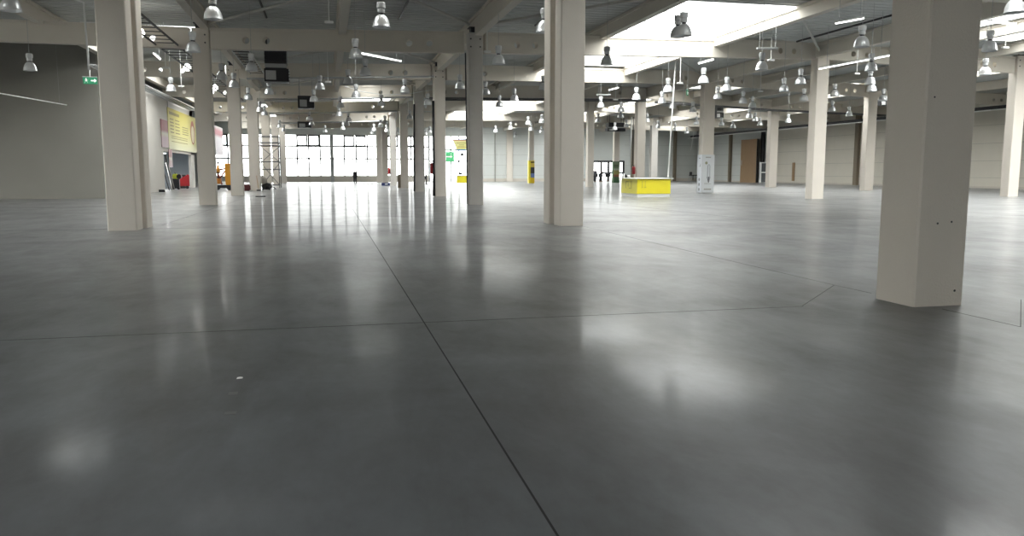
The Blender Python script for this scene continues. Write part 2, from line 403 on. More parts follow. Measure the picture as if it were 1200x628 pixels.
def base(key, u0, u1, v, h, label, d=D_, **k):
    p = atZ(u0, v); q = atY(u1, v, p.y)
    return column(key, p.x, q.x, p.y, p.y+d, h, label, **k)
L1 = base('A', 126.5, 161, 270.6, 8.33, 'nearest beige column of the left row, front of the twin pair', d=.65)
ax0, ax1, ay0, ay1, _ = COLS['A']
column('A2', ax0-.02, ax1+.04, ay1+.35, ay1+1.0, 8.35, 'beige column standing just behind the nearest left column, rear of the twin pair')
base('B', 233.5, 253.5, 240.4, 7.75, 'beige column, second position of the left row, right of the yellow banner', bolts=True)
base('C', 271, 285.5, 229.4, 7.95, 'beige column, third position of the left row, beside the orange machine', bolts=True)
base('D', 292.5, 305.5, 223.4, 7.95, 'beige column with a broom leaning on it, beside the scaffold tower')
dx = COLS['D'][0]
for k_, (yy, lab) in enumerate(((80.0, 'pale column behind the scaffold tower, fifth in the left row'), (93.5, 'pale far column, sixth in the left row, left of the far windows'), (107, 'farthest pale column of the left row, touching the window wall'))):
    column('E%d' % k_, dx+.05*k_, dx+.05*k_+.75, yy, yy+D_, 7.6, lab)
base('K', 1070, 1127.8, 360.0, 8.35, 'huge nearest column at the right, two small anchor holes in its face', d=.64,
     chips=((6.56, .93, .012), (6.74, .945, .012), (6.84, .17, .014), (6.42, 2.3, .01)))
base('M', 656, 683.5, 264.9, 8.35, 'light grey-beige column mid-picture, front of the middle twin pair', d=.6)
mx0, mx1, my0, my1, _ = COLS['M']
column('M2', mx0-.04, mx1-.04, my1+.35, my1+.97, 8.35, 'rear column of the middle twin pair, seen as a narrow strip')
base('N', 550.5, 566.5, 240, 7.62, 'grey column left of the middle twin pair', m='column_grey', bolts=True)
base('P', 510, 523, 230.2, 7.72, 'light column with a red extinguisher box on its left edge', bolts=True)
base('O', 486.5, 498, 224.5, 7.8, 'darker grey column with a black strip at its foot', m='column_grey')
base('Q', 470, 479, 220.2, 7.8, 'light column with a narrow brown board leaning at its foot')
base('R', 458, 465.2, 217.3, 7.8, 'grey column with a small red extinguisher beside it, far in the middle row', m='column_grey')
rx = COLS['R'][0]
column('R6', rx+.02, rx+.7, 100.5, 101.1, 7.6, 'bright far column of the middle row above the blue crate')
column('R7', rx+.02, rx+.7, 112.5, 113.1, 7.6, 'farthest column of the middle row at the window wall')
base('V', 951, 964.8, 233.1, 8.33, 'column with a bright white left face, right of the bulb poster column', d=.64, bolts=True)
base('U', 822, 835, 226.1, 8.33, 'column wrapped with white light bulb posters at its foot', d=.62)
base('T', 745.5, 755.3, 222.3, 8.3, 'column right behind the yellow counter with a red extinguisher', d=.62)
base('W', 688.5, 695.5, 219.3, 8.2, 'narrow column beside the right edge of the middle twin pair')
column('S6', 25.2, 25.85, 99.5, 100.1, 8.2, 'slim far column with the yellow poster at its foot')
base('Z', 1181, 1192.9, 230.4, 8.3, 'column at the right picture edge beyond the huge column', bolts=True)
base('Y', 1012.7, 1023, 223.3, 8.3, 'column just left of the huge near column, scuffed low on its face')
base('X', 900.7, 909.7, 219.5, 8.3, 'column in front of the black cabinets by the right wall', d=.66)
p = atY(763, 200, 94.0); column('X5', p.x, p.x+.85, 94, 94.65, 8.2, 'greyish far column between the counter and the grey wall', m='column_grey')
p = atY(719.5, 200, 101.0); column('X6', p.x, p.x+.75, 101, 101.6, 8.2, 'far column wrapped with a green poster beside the glazed doors')

# ------------------------------------------------------------------ beams and girders
def beam(name, p0, p1, h, t, holes=(), m='beam'):
    """concrete beam between two points at its underside; round service holes at distances along it"""
    p0 = Vector(p0); p1 = Vector(p1); d = p1-p0; Ln = d.length; d.normalize()
    s = d.cross(Vector((0, 0, 1))).normalized(); bm = nb()
    def P(x, z, side): return bm.verts.new(p0+d*x+Vector((0, 0, z))+s*side*t/2)
    fl = .12
    xs = [0]
    for c in holes: xs += [c-h/2+fl/2, c+h/2-fl/2]
    xs.append(Ln)
    # solid stretches
    for i in range(0, len(xs), 2):
        a, b = xs[i], xs[i+1]
        if b-a < .01: continue
        v = [P(a, 0, -1), P(b, 0, -1), P(b, h, -1), P(a, h, -1), P(a, 0, 1), P(b, 0, 1), P(b, h, 1), P(a, h, 1)]
        for f in [(0, 1, 2, 3), (7, 6, 5, 4), (0, 4, 5, 1), (2, 6, 7, 3)]: bm.faces.new([v[j] for j in f])
        for f in [(3, 7, 4, 0), (1, 5, 6, 2)]: bm.faces.new([v[j] for j in f])
    for c in holes:
        a, b = c-h/2+fl/2, c+h/2-fl/2; hw = (b-a)/2; n = 24; ins = {}
        for side in (-1, 1):
            ci, sq = [], []
            for k in range(n):
                an = 2*PI*k/n+PI/4; cx, cz = math.cos(an), math.sin(an); q = max(abs(cx), abs(cz))
                ci.append(P(c+cx*HR, h/2+cz*HR, side)); sq.append(P(c+cx/q*hw, h/2+cz/q*h/2, side))
            for k in range(n): bm.faces.new([ci[k], ci[(k+1) % n], sq[(k+1) % n], sq[k]])
            ins[side] = (ci, sq)
        for k in range(n):
            bm.faces.new([ins[-1][0][k], ins[-1][0][(k+1) % n], ins[1][0][(k+1) % n], ins[1][0][k]])
            if abs(math.sin(2*PI*(k+.5)/n+PI/4)) > .7: bm.faces.new([ins[-1][1][k], ins[-1][1][(k+1) % n], ins[1][1][(k+1) % n], ins[1][1][k]])
    # top flange
    for a, z0, z1, tt in ((0, h, h+fl, t+.14),):
        q0 = p0+Vector((0, 0, z0)); q1 = p0+d*Ln+Vector((0, 0, z0))
        vs = []
        for q in (q0, q1):
            for sg, zz in ((-1, 0), (1, 0), (1, z1-z0), (-1, z1-z0)): vs.append(bm.verts.new(q+s*sg*tt/2+Vector((0, 0, zz))))
        for f in [(0, 1, 2, 3), (7, 6, 5, 4), (0, 4, 5, 1), (1, 5, 6, 2), (2, 6, 7, 3), (3, 7, 4, 0)]: bm.faces.new([vs[i] for i in f])
    return struct(name, bm, m)
HR = .15
def ctr(k):
    c = COLS[k]; return ((c[0]+c[1])/2, (c[2]+c[3])/2)
frames = {  # y per line (left far, L row, R row, row3, row4, right wall), z of underside
 -2: ([-22, -22, -22, -22, -22, -22], [7.0]*6),
 -1: ([7.8, 7.8, 7.8, 9, 9, 9], [7.0]*6),
 0: ([22.6, 22.6, 21.9, 24.5, 26, 27], [7.0, 6.95, 6.9, 7.5, 7.3, 7.0]),
 1: ([38.4, ctr('B')[1], ctr('N')[1], ctr('V')[1], ctr('Z')[1], 41.5], [7.05, 6.88, 6.76, 7.56, 7.3, 7.0]),
 2: ([52.9, ctr('C')[1], ctr('P')[1], ctr('U')[1], ctr('Y')[1], 58], [7.2, 7.2, 6.96, 7.54, 7.3, 7.1]),
 3: ([66.8, ctr('D')[1], ctr('O')[1], ctr('T')[1], ctr('X')[1], 71], [7.2, 7.2, 7.0, 7.5, 7.3, 7.1]),
 4: ([80.3, 80.3, ctr('Q')[1], ctr('W')[1], 80.5, 82], [7.1, 7.1, 7.0, 7.3, 7.2, 7.1]),
 5: ([93.8, 93.8, ctr('R')[1], 88, 94.3, 95], [7.0, 7.0, 7.0, 7.2, 7.2, 7.1]),
 6: ([107.3, 107.3, 100.8, 99.8, 101.3, 106], [6.95, 6.95, 6.95, 7.1, 7.1, 7.1]),
}
XS = [XL, -5.1, 6.7, 26.0, 41.2, XR]
FC = {1: ('B', 'N', 'V', 'Z'), 2: ('C', 'P', 'U', 'Y'), 3: ('D', 'O', 'T', 'X'), 4: ('E0', 'Q', 'W', None), 5: ('E1', 'R', None, 'X5'), 6: ('E2', 'R6', 'S6', 'X6'), 0: ('A', 'M', None, None), -1: (None, 'K', None, None)}
for fk, (ys, zs) in frames.items():
    XF = list(XS)
    for i, k in enumerate(FC.get(fk, (None,)*4)):
        if k: XF[i+1] = ctr(k)[0]
    for i in range(5):
        a = Vector((XF[i], ys[i], zs[i])); b = Vector((XF[i+1], ys[i+1], zs[i+1]))
        d = (b-a).normalized(); ga = .46 if i > 0 else 0; gb = .46 if i < 4 else 0
        if i == 0 and fk >= 2: a = a+(b-a)*((PARTX+.05-a.x)/(b.x-a.x))
        a2 = a+d*ga; b2 = b-d*gb; Ln = (b2-a2).length
        hl = []
        if fk >= 1:
            for c in (1.55, 2.45):
                hl.append(c)
            for c in (Ln-2.45, Ln-1.55): hl.append(c)
        beam('roof_beam', a2, b2, .78, .35, hl)
# girders along the hall
GX = [-24.4, -18.2, -11.7, -5.1, .8, 6.7, 12.95, 19.45, 26.0, 30.9, 36.0, 41.2, 49.5]
GZ = [7.7, 7.7, 7.7, 7.72, 7.52, 7.5, 7.75, 7.8, 7.6, 7.8, 7.8, 7.6, 7.7]
for x, z in zip(GX, GZ):
    bm = nb(); zz0 = z; wob = .17
    B(bm, x-wob, x+wob, YB, YE, zz0, ZD-.02); B(bm, x-wob-.07, x+wob+.07, YB, YE, ZD-.14, ZD-.01)
    struct('roof_girder', bm, 'beam')
# wind bracing tubes from column heads to the middle girders
def brace(p, q, r=.06, m='brace'):
    bm = nb(); T(bm, [p, q], r, 10); return struct('roof_brace', bm, m)
for key, tx in (('B', .8), ('N', .8), ('N', 12.9), ('C', .8), ('P', .8), ('V', 19.8), ('D', .8), ('O', .8), ('U', 19.8)):
    cx, cy = ctr(key); zt_ = 7.95
    s = -1 if tx < cx else 1
    brace((cx+s*.3, cy-.35, zt_), (tx-s*.25, cy-8.0, 8.0))

# pipes and conduits
def run(name, pts, r, label, cat='pipe', m='steel', group=None, n=8):
    bm = nb(); T(bm, pts, r, n); o = obj(name, bm, m, smooth=True); tag(o, label, cat, group); return o
run('sprinkler_pipe', [(-4.6, 51.2, 7.05), (6.2, 47.2, 7.0)], .06, 'thin grey pipe crossing below the second beam, left of the red box column')
run('sprinkler_pipe', [(-4.6, 65.2, 6.95), (6.2, 59.2, 6.9)], .07, 'grey pipe crossing below the third beam of the left aisle')
run('sprinkler_pipe', [(-4.6, 79, 6.9), (6.2, 72.6, 6.85)], .08, 'grey pipe crossing the fourth beam of the left aisle')
run('sprinkler_pipe', [(-4.6, 92.4, 6.8), (6.2, 86, 6.8)], .08, 'farthest grey pipe crossing the left aisle')
run('sprinkler_pipe', [(7.3, 59.4, 6.82), (25.2, 61.2, 7.2)], .12, 'dark thick pipe crossing below the bright far beams in the middle aisle', m='pipegrey')
run('sprinkler_pipe', [(26.8, 63, 7.25), (40.6, 67.5, 7.15), (56, 70, 7.0)], .1, 'dark pipe crossing between the bulb poster column and the right wall', m='pipegrey')
run('wall_pipe', [(53.5, 46, 6.72), (53.5, 112, 6.72)], .14, 'long dark duct running under the roof along the right wall', m='dark', cat='duct')
run('wall_pipe', [(53.0, 46, 6.48), (53.0, 112, 6.48)], .05, 'thin pale pipe running below the dark duct along the right wall', m='white')
for x, y0, y1, lab in ((-2.45, 20, 37.6, 'black cable under the roof deck between the left row and the middle girder'), (3.3, 18, 36.8, 'black cable under the roof deck left of the middle columns'), (9.6, 20, 36.8, 'black cable under the roof deck left of the big skylight'), (24.1, 24, 38.2, 'black cable under the roof deck right of the big skylight')):
    run('roof_cable', [(x, y0, 8.25), (x, y1, 8.25)], .05, lab, 'cable', 'black')
run('light_track', [atZ(0, 103, 5.0)+Vector((-2.2, -6, 0)), atZ(78, 123, 5.0)], .028, 'thin white light track in front of the dark left wall', 'track', 'tubeoff')
_tr = [x for x in C.objects if x.name == 'light_track'][0]
for t_ in (.05, .95):
    a = atZ(0, 103, 5.0)+Vector((-2.2, -6, 0)); b = atZ(78, 123, 5.0); p = a.lerp(b, t_); bm = nb(); T(bm, [p, p+Vector((0, 0, 3.3))], .004, 5)
    obj('hanger', bm, 'steel', _tr)
# cable drop into the counter and others
def drop(u0, v0, u1, v1, Y, r, lab, m='white'):
    return run('cable_drop', [atY(u0, v0, Y), atY(u1, v1, Y)], r, lab, 'cable', m)
drop(793.5, 46, 783, 207.6, 44.4, .045, 'white cable pole slanting from the roof down to the yellow counter')
drop(740.2, 137, 738.8, 194, 61.5, .05, 'white conduit down the left edge of the column behind the counter')
drop(742.6, 137, 741.2, 194, 62.0, .035, 'black conduit beside the white one behind the counter', 'black')
drop(507.6, 118, 508.6, 229.6, COLS['P'][2]-.05, .07, 'black downpipe at the left edge of the red box column', 'black')
drop(485.2, 122, 485.6, 224.2, COLS['O'][2]-.05, .06, 'black downpipe at the left edge of the darker grey column', 'black')
drop(545.4, 62, 547.9, 239.4, COLS['N'][2]-.05, .03, 'dark downpipe at the left edge of the tall grey column', 'dark')
drop(813, 155, 809.6, 176, 75, .02, 'short hanging white cable left of the bulb poster column')

# ------------------------------------------------------------------ cable ladders
def ladder(name, x0, x1, y0, y1, z, lab, rung_m='black', rail_m='dark', step=.95, rw=.045, lattice=False):
    root = thing(name, lab, 'cable tray', ((x0+x1)/2, y0, z))
    cx = (x0+x1)/2
    for x in (x0, x1):
        obj('side_rail', box(x-cx-.02, x-cx+.02, 0, y1-y0, -.04, .04), rail_m, root)
    bm = nb(); y = .2; r0 = None
    while y < y1-y0:
        if lattice: B(bm, x0-cx, x1-cx, y, y+rw*1.4, -.03, .0)
        elif r0 is None: r0 = obj('rung', box(x0-cx, x1-cx, 0, rw*1.4, -.03, 0), rung_m, root, (0, y, 0))
        else: rr_ = r0.copy(); C.objects.link(rr_); rr_.location = (0, y, 0)
        y += step
    if lattice:
        y = 0
        while y < y1-y0-step:
            OB(bm, (x0-cx, y, .03), (x1-cx, y+step, .03), rw, .02); OB(bm, (x1-cx, y, .03), (x0-cx, y+step, .03), rw, .02); y += step
        for f in (.33, .66):
            x = (x1-x0)*(f-.5); B(bm, x-.012, x+.012, 0, y1-y0, -.03, 0)
    if lattice: obj('wire_lattice', bm, rung_m, root)
    return root
ladder('cable_ladder', -7.15, -6.25, 22, 66, 7.0, 'black cable ladder under the roof running behind the nearest left column')
ladder('cable_ladder', -4.3, -3.5, 40, 50.5, 7.25, 'short pale-railed cable ladder right of the second left column', rung_m='black', rail_m='white')
ladder('wire_tray', -12.0, -11.2, 46, 78, 7.0, 'pale wire lattice cable tray along the top of the left partition wall', rung_m='steel', rail_m='steel', step=.6, rw=.05, lattice=True)

# ------------------------------------------------------------------ pendant lamps
def lamp_proto():
    root = bpy.data.objects.new('pendant_lamp', None); C.objects.link(root)
    b = nb(); prof = [(.25, 0), (.256, .012), (.247, .02), (.238, .10), (.215, .19), (.175, .27), (.125, .325), (.085, .35)]
    LA(b, prof, 28); LA(b, [(r-.008, z) for r, z in prof], 28); obj('reflector', b, 'alu', root, smooth=True)
    b = nb(); LA(b, [(.07, .34), (.07, .40)], 16); obj('neck', b, 'dark', root, smooth=True)
    b = nb(); LA(b, [(.085, .39), (.105, .41), (.105, .52), (.125, .54), (.125, .66), (.11, .69), (.03, .70)], 20, cap=(True, True)); obj('gear_housing', b, 'gear', root, smooth=False)
    b = nb(); LA(b, [(.0, .08), (.035, .1), (.045, .17), (.03, .24), (.022, .34)], 12); obj('bulb', b, 'tubeoff', root, smooth=True)
    b = nb(); T(b, [(0, 0, .69), (0, 0, ZD-LZ)], .009, 6); obj('suspension_cable', b, 'steel', root)
    return root
LZ = 5.62
LP = [(13, 13), (35.5, 83), (250, 23), (226.4, 61), (295, 83), (315.4, 110.5), (291, 117), (274.5, 102.5), (260, 93), (200.6, 107),
 (375, 105), (367.8, 119), (416.8, 68), (428.3, 88.4), (408, 98.7), (417.4, 114), (447, 124), (474.5, 108.7), (399, 126),
 (447, 32), (539, 104), (584.2, 75), (569, 111), (585.3, 125), (602.7, 118), (637, 105), (638, 38), (711.2, 76), (704, 126), (745.7, 116.8),
 (801, 42), (794, 43.5), (782.8, 107.8), (824.4, 97.5), (892.7, 82), (775.8, 121), (851.6, 106.5), (841, 116), (870.5, 121), (881.7, 126),
 (1009.6, 55), (938, 98.5), (918.5, 107.3), (942, 118), (1020.6, 83), (1019.4, 99), (1021.4, 107), (978, 113), (975, 130.5), (1035, 118),
 (1188.8, 15), (1159.3, 60), (1154, 88), (304.8, 131), (309.8, 135), (362.6, 141), (365.2, 146.5), (327.5, 149.5), (333, 154), (381, 155),
 (397.4, 136), (408.4, 142), (406.7, 147), (401.7, 152), (451.2, 145), (446.2, 149), (438.4, 153.5), (435.6, 157), (453, 154.5), (480.2, 139.5), (466.3, 158),
 (501.3, 123), (503.5, 155.5), (498.5, 158), (581, 155), (598.6, 151.5), (604.3, 161), (619, 146), (622.5, 153), (635, 144), (634.5, 155.5),
 (727.8, 131), (727.2, 138), (701, 143), (720.6, 152), (734, 149), (788.2, 127), (811.9, 131), (758.3, 143), (771.4, 150), (816, 146), (791, 153), (804.8, 156.5),
 (878, 138), (884.8, 142), (890.6, 147), (845.5, 147), (858.8, 150), (923.6, 143.5), (995, 136)]
REF = [(140, 'the nearest left column'), (242, 'the second left column'), (276, 'the third left column'), (325, 'the big black roof unit'), (358, 'the small far black roof unit'), (416, 'the spot above the walking person'),
 (462, 'the far extinguisher column'), (491, 'the darker grey column'), (516, 'the red box column'), (557, 'the tall grey column'), (619, 'the yellow poster column'), (662, 'the middle twin columns'),
 (723, 'the green poster column'), (748, 'the column behind the counter'), (790, 'the slanting cable pole'), (827, 'the bulb poster column'), (903, 'the column by the black cabinets'), (955, 'the white-sided column'), (1014, 'the scuffed column'), (1090, 'the huge right column'), (1181, 'the right edge column')]
ORD = ['topmost', 'second', 'third', 'fourth', 'fifth', 'sixth', 'seventh', 'eighth', 'ninth', 'tenth']
buckets = {}

for u, v in LP:
    r = min(REF, key=lambda t: abs(t[0]-u)); side = 'left of' if u < r[0]-1 else 'right of'
    buckets.setdefault((r[1], side), []).append((v, u))
proto = lamp_proto()
first = True
for (rn, side), lst in buckets.items():
    lst.sort()
    for i, (v, u) in enumerate(lst):
        o = proto if first else copy_tree(proto); first = False
        o.location = atZ(u, v, LZ+(.3 if u == 794 else 0)); o.rotation_euler = (0, 0, random.random()*6)
        d = o.location.y
        size = 'large' if d < 30 else 'small' if d < 60 else 'tiny'
        rank = '' if len(lst) == 1 else ', %s down of %d' % (ORD[i], len(lst))
        if len(lst) > 1 and i == 0: rank = ', topmost of %d' % len(lst)
        if len(lst) > 1 and i == len(lst)-1: rank = ', lowest of %d' % len(lst)
        tag(o, '%s bell lamp %s %s%s' % (size, side, rn, rank), 'pendant lamp', 'bell-shaped pendant lamps under the roof')
# three lit lamps at the left
for (u, v, lab) in ((163.8, 38.5, 'glowing round lamp at the right edge of the nearest left column'), (219.4, 79, 'glowing round lamp left of the second left column'), (252, 103, 'glowing round lamp just right of the second left column')):
    z = 6.3; Y = {163.8: 36, 219.4: 48, 252: 60}[u]; p = atY(u, v, Y)
    root = thing('globe_lamp', lab, 'lamp', p, 0, 'lit round lamps left')
    b = nb(); bmesh.ops.create_uvsphere(b, u_segments=20, v_segments=12, radius=.19); obj('globe', b, 'lit', root, smooth=True)
    b = nb(); T(b, [(0, 0, .18), (0, 0, ZD-p.z)], .012, 6); LA(b, [(.07, .16), (.07, .26), (.02, .28)], 12, cap=(True, True)); obj('suspension_cable', b, 'steel', root)
# white batten luminaires, and one glowing stand-in for brace shine
def batten(u0, v0, u1, v1, z, lab, lit=True, r=.05):
    a = atZ(u0, v0, z); b_ = atZ(u1, v1, z); root = thing('tube_light', lab, 'tube light', (a+b_)/2, 0, 'slim white tube lights')
    c = (a+b_)/2; bm = nb(); OB(bm, a-c+Vector((0, 0, .04)), b_-c+Vector((0, 0, .04)), .12, .05); obj('housing', bm, 'white', root)
    bm = nb(); T(bm, [a-c, b_-c], r*.6, 8); obj('tube', bm, 'tube' if lit else 'tubeoff', root)
    for f in (.12, .88):
        p = (a-c).lerp(b_-c, f); bm = nb(); T(bm, [p+Vector((0, 0, .06)), p+Vector((0, 0, ZD-z-.01))], .01, 5); obj('suspension_cable', bm, 'steel', root)
batten(979.4, 27.4, 1012, 21.5, 6.6, 'white tube light hanging above the lamp left of the huge column')
batten(960, 80.8, 1043, 65, 6.4, 'long white tube light in front of the scuffed column')
batten(819, 74.5, 835.6, 70, 6.9, 'short white tube light above the bulb poster column')
batten(713.6, 105.6, 724.4, 103, 6.9, 'short slanted white tube light left of the column behind the counter')
batten(699, 111.6, 716, 111.4, 6.6, 'level white tube light just right of the middle twin columns', lit=False)
batten(887, 57.4, 911.6, 57.4, 6.7, 'thin level white tube light above the lamp beside the white-sided column', lit=False)
batten(180, 62.5, 187.5, 69.5, 7.0, 'small lit tube light between the two nearest left columns')
batten(1158, 25, 1190, 29, 7.4, 'white tube light beyond the upper right edge of the huge column')
batten(422, 62.3, 470, 71.5, 7.6, 'glowing bar for the shine on a roof brace left of the middle aisle columns', r=.07)  # glowing tube laid along a roof brace to imitate its shine
# small rod-hung boxes
def rod_box(u, v, z, lab):
    p = atZ(u, v, z); root = thing('emergency_light', lab, 'emergency light', p, 0, 'small white boxes hanging on rods')
    obj('housing', box(-.16, .16, -.07, .07, -.04, .04), 'white', root, bevel=.012)
    b = nb(); T(b, [(0, 0, .03), (0, 0, ZD-z)], .018, 6); obj('rod', b, 'white', root)
for u, v, z, lab in ((797, 97.4, 6.3, 'small white box on a rod left of the bulb poster column'), (903.5, 70.4, 6.6, 'small white box on a rod left of the white-sided column'), (721.4, 116.7, 6.4, 'small white box on a rod above the green poster column'),
                     (801, 123.7, 6.3, 'small white box on a rod below the green exit sign'), (891, 107, 6.3, 'small white box on a rod over the black cabinets'), (1004, 86.4, 6.5, 'small white box on a rod in front of the scuffed column'),
                     (385.6, 26, 6.9, 'white box on a long wire beside the middle roof girder'), (384.4, 96, 6.4, 'white box on a wire, lower one left of the walking person'), (194, 79.4, 6.3, 'white T-shaped rod between the two nearest left columns'),
                     (212.6, 101, 6.2, 'white rod left of the second left column'), (571, 60.5, 6.7, 'small box on a rod right of the tall grey column'), (1178, 55.8, 6.6, 'white box on a rod left of the right edge column')):
    rod_box(u, v, z, lab)
# exit signs
def exit_sign(p, rz, tilt, lab, rodtop=True):
    root = thing('exit_sign', lab, 'exit sign', p, rz)
    obj('sign_panel', box(-.32, .32, -.02, .02, -.17, .17), 'exit', root)
    bm = nb(); y = -.024
    B(bm, .04, .24, y, -.0205, -.03, .03)
    v = [bm.verts.new(q) for q in ((.2, y, -.1), (.3, y, 0), (.2, y, .1))]; bm.faces.new(v)
    LA(bm, [(.028, -.0)], 10)
    B(bm, -.2, -.15, y, -.0205, .07, .12); B(bm, -.22, -.13, y, -.0205, -.03, .06); OB(bm, (-.2, -.022, -.03), (-.26, -.022, -.13), .003, .03, Vector((0, 1, 0))); OB(bm, (-.15, -.022, -.03), (-.09, -.022, -.12), .003, .03, Vector((0, 1, 0))); OB(bm, (-.13, -.022, .04), (-.05, -.022, .0), .003, .025, Vector((0, 1, 0)))
    obj('pictogram', bm, 'exitwhite', root)
    bm = nb(); B(bm, -.34, .34, -.03, .03, .17, .2); T(bm, [(0, 0, .19), (0, 0, ZD-p.z)], .022, 6); obj('rod', bm, 'white', root)
    return root
exit_sign(atY(105.6, 94.5, 44), 0, 0, 'green exit sign hanging left of the nearest left column')
exit_sign(atY(805.6, 108.6, 47), 1.0, 0, 'green exit sign seen edge-on on a rod left of the bulb poster column')
p = atY(104.4, 84, 40)
run('white_conduit', [atY(80, -3, 26), atY(98, 3, 28), atY(104.2, 82, 28)], .03, 'bent white conduit running down left of the nearest left column', 'pipe', 'white')

# ------------------------------------------------------------------ roof heaters
def heater(p, w, h, dd, lab, full=True):
    root = thing('roof_air_unit', lab, 'air unit', p)
    if not full:
        obj('fan_case', box(-w/2, w/2, -dd/2, dd/2, 0, h), 'black', root, bevel=.015)
        obj('access_panel', box(-w*.38, w*.05, -dd/2-.02, -dd/2+.01, h*.12, h*.68), 'steel', root)
        obj('outlet_strip', box(-w*.46, w*.46, -dd/2-.02, -dd/2+.01, h*.8, h*.93), 'dark', root)
        for sx in (-1, 1):
            for sy in (-1, 1): obj('hanger', box(sx*w*.4-.02, sx*w*.4+.02, sy*dd*.4-.02, sy*dd*.4+.02, h, ZD-p.z), 'steel', root)
        return
    obj('fan_case', box(-w/2, w/2, -dd/2, dd/2, 0, h*.36), 'black', root, bevel=.015)
    obj('access_panel', box(-w*.44, -w*.02, -dd/2-.02, -dd/2+.01, h*.05, h*.30), 'steel', root)
    obj('outlet_strip', box(-w*.46, w*.42, -dd/2-.02, -dd/2+.01, h*.38, h*.49), 'steel', root)
    bm = nb(); n = 5
    for k in range(n):
        z = h*.5+k*h*.1; B(bm, -w*.47, w*.42, -dd/2, dd/2, z, z+h*.085)
    B(bm, -w*.45, w*.4, -dd/2+.04, dd/2-.04, h*.36, h)
    obj('louvre_stack', bm, 'dark', root)
    b = nb()
    for z in (.06, .14, .22, .3): B(b, w/2, w/2+.05, -dd/2-.03, -dd/2+.05, h*z, h*z+.07)
    obj('control_knob_strip', b, 'white', root)
    for sx in (-1, 1):
        for sy in (-1, 1): obj('hanger', box(sx*w*.4-.02, sx*w*.4+.02, sy*dd*.4-.02, sy*dd*.4+.02, h, ZD-p.z), 'dark', root)
p = atY(325, 96.8, 44); heater(p, 1.22, 1.85, 1.0, 'big black louvred air unit under the roof left of the middle aisle')
p = atY(359, 127.5, 58); heater(p, 1.1, .85, 1.0, 'second smaller black air unit farther down the left aisle', False)
p = atY(357, 150, 82); heater(p, 1.3, .6, 1.0, 'third and farthest black air unit in the left aisle', False)
p = atY(841.5, 138.5, 68); heater(p, .7, 1.3, .8, 'black air unit right behind the bulb poster column')
p = atY(721, 154, 90); heater(p, 2.2, 1.0, 1.0, 'dark air unit under the roof above the green poster column')
p = atY(1034, 124, 60); heater(p, .8, .5, .6, 'small dark unit under the roof left of the huge column', False)

# ------------------------------------------------------------------ counter
cf = atZ(746.5, 231.2); cy0 = cf.y; xr = atY(785.5, 231, cy0).x; xl = cf.x
yb = cy0+2.6
root = thing('yellow_counter', 'yellow reception counter with white top standing in the open hall', 'counter', (cf.x, cy0, 0))
def rel(x0, x1, y0, y1, z0, z1): return box(x0-cf.x, x1-cf.x, y0-cy0, y1-cy0, z0, z1)
obj('plinth', rel(xl+.03, xr-.03, cy0+.03, yb-.03, 0, .2), 'white', root)
obj('front_panel', rel(xl, xr, cy0, cy0+.05, .2, 1.07), 'yellow', root)
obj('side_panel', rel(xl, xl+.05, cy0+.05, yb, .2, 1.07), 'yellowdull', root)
obj('side_panel', rel(xr-.05, xr, cy0+.05, yb, .2, 1.07), 'yellow', root)
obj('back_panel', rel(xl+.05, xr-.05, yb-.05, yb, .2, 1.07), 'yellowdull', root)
obj('worktop', rel(xl-.12, xr+.15, cy0-.12, yb+.1, 1.07, 1.12), 'white', root, bevel=.01)
bm = nb()
B(bm, .3, .33, -.012, -.001, .55, .95); B(bm, .48, .51, -.012, -.001, .55, .95); B(bm, .26, .36, -.012, -.001, .55, .58); B(bm, .44, .56, -.012, -.001, .55, .6)
obj('faded_lettering', bm, mat('faded print', (.62, .55, .08), .6), root)
bm = nb()
B(bm, -.012, -.001, .9, .95, .5, .95); B(bm, -.012, -.001, 1.0, 1.3, .5, .54); B(bm, -.012, -.001, 1.8, 1.86, .5, .95); B(bm, -.012, -.001, 1.5, 1.8, .88, .93); B(bm, -.012, -.001, 1.4, 1.46, .6, .93)
obj('faded_lettering', bm, mat('faded print dark', (.45, .4, .1), .6), root)
p = atY(733, 205, cy0+2.9)
for dx, r, h, m, lab in ((-.1, .045, .28, 'white', 'white bottle at the back left of the yellow counter'), (.22, .07, .16, 'white', 'white cup on the yellow counter beside the bottle')):
    b = nb(); LA(b, [(r, 0), (r, h*.6), (r*.4, h*.78), (r*.4, h)] if h > .2 else [(r*.7, 0), (r, h)], 14, cap=(True, True)); o = obj('bottle' if h > .2 else 'cup', b, m, None, (p.x+dx, p.y, 1.12), True); tag(o, lab, 'bottle' if h > .2 else 'cup')
b = nb(); B(b, -.1, .1, -.06, .06, 0, .14); B(b, -.05, .05, -.04, .04, .14, .2); o = obj('card_terminal', b, 'black', None, (p.x+.05, p.y+.15, 1.12)); tag(o, 'small dark device between bottle and cup on the yellow counter', 'device')

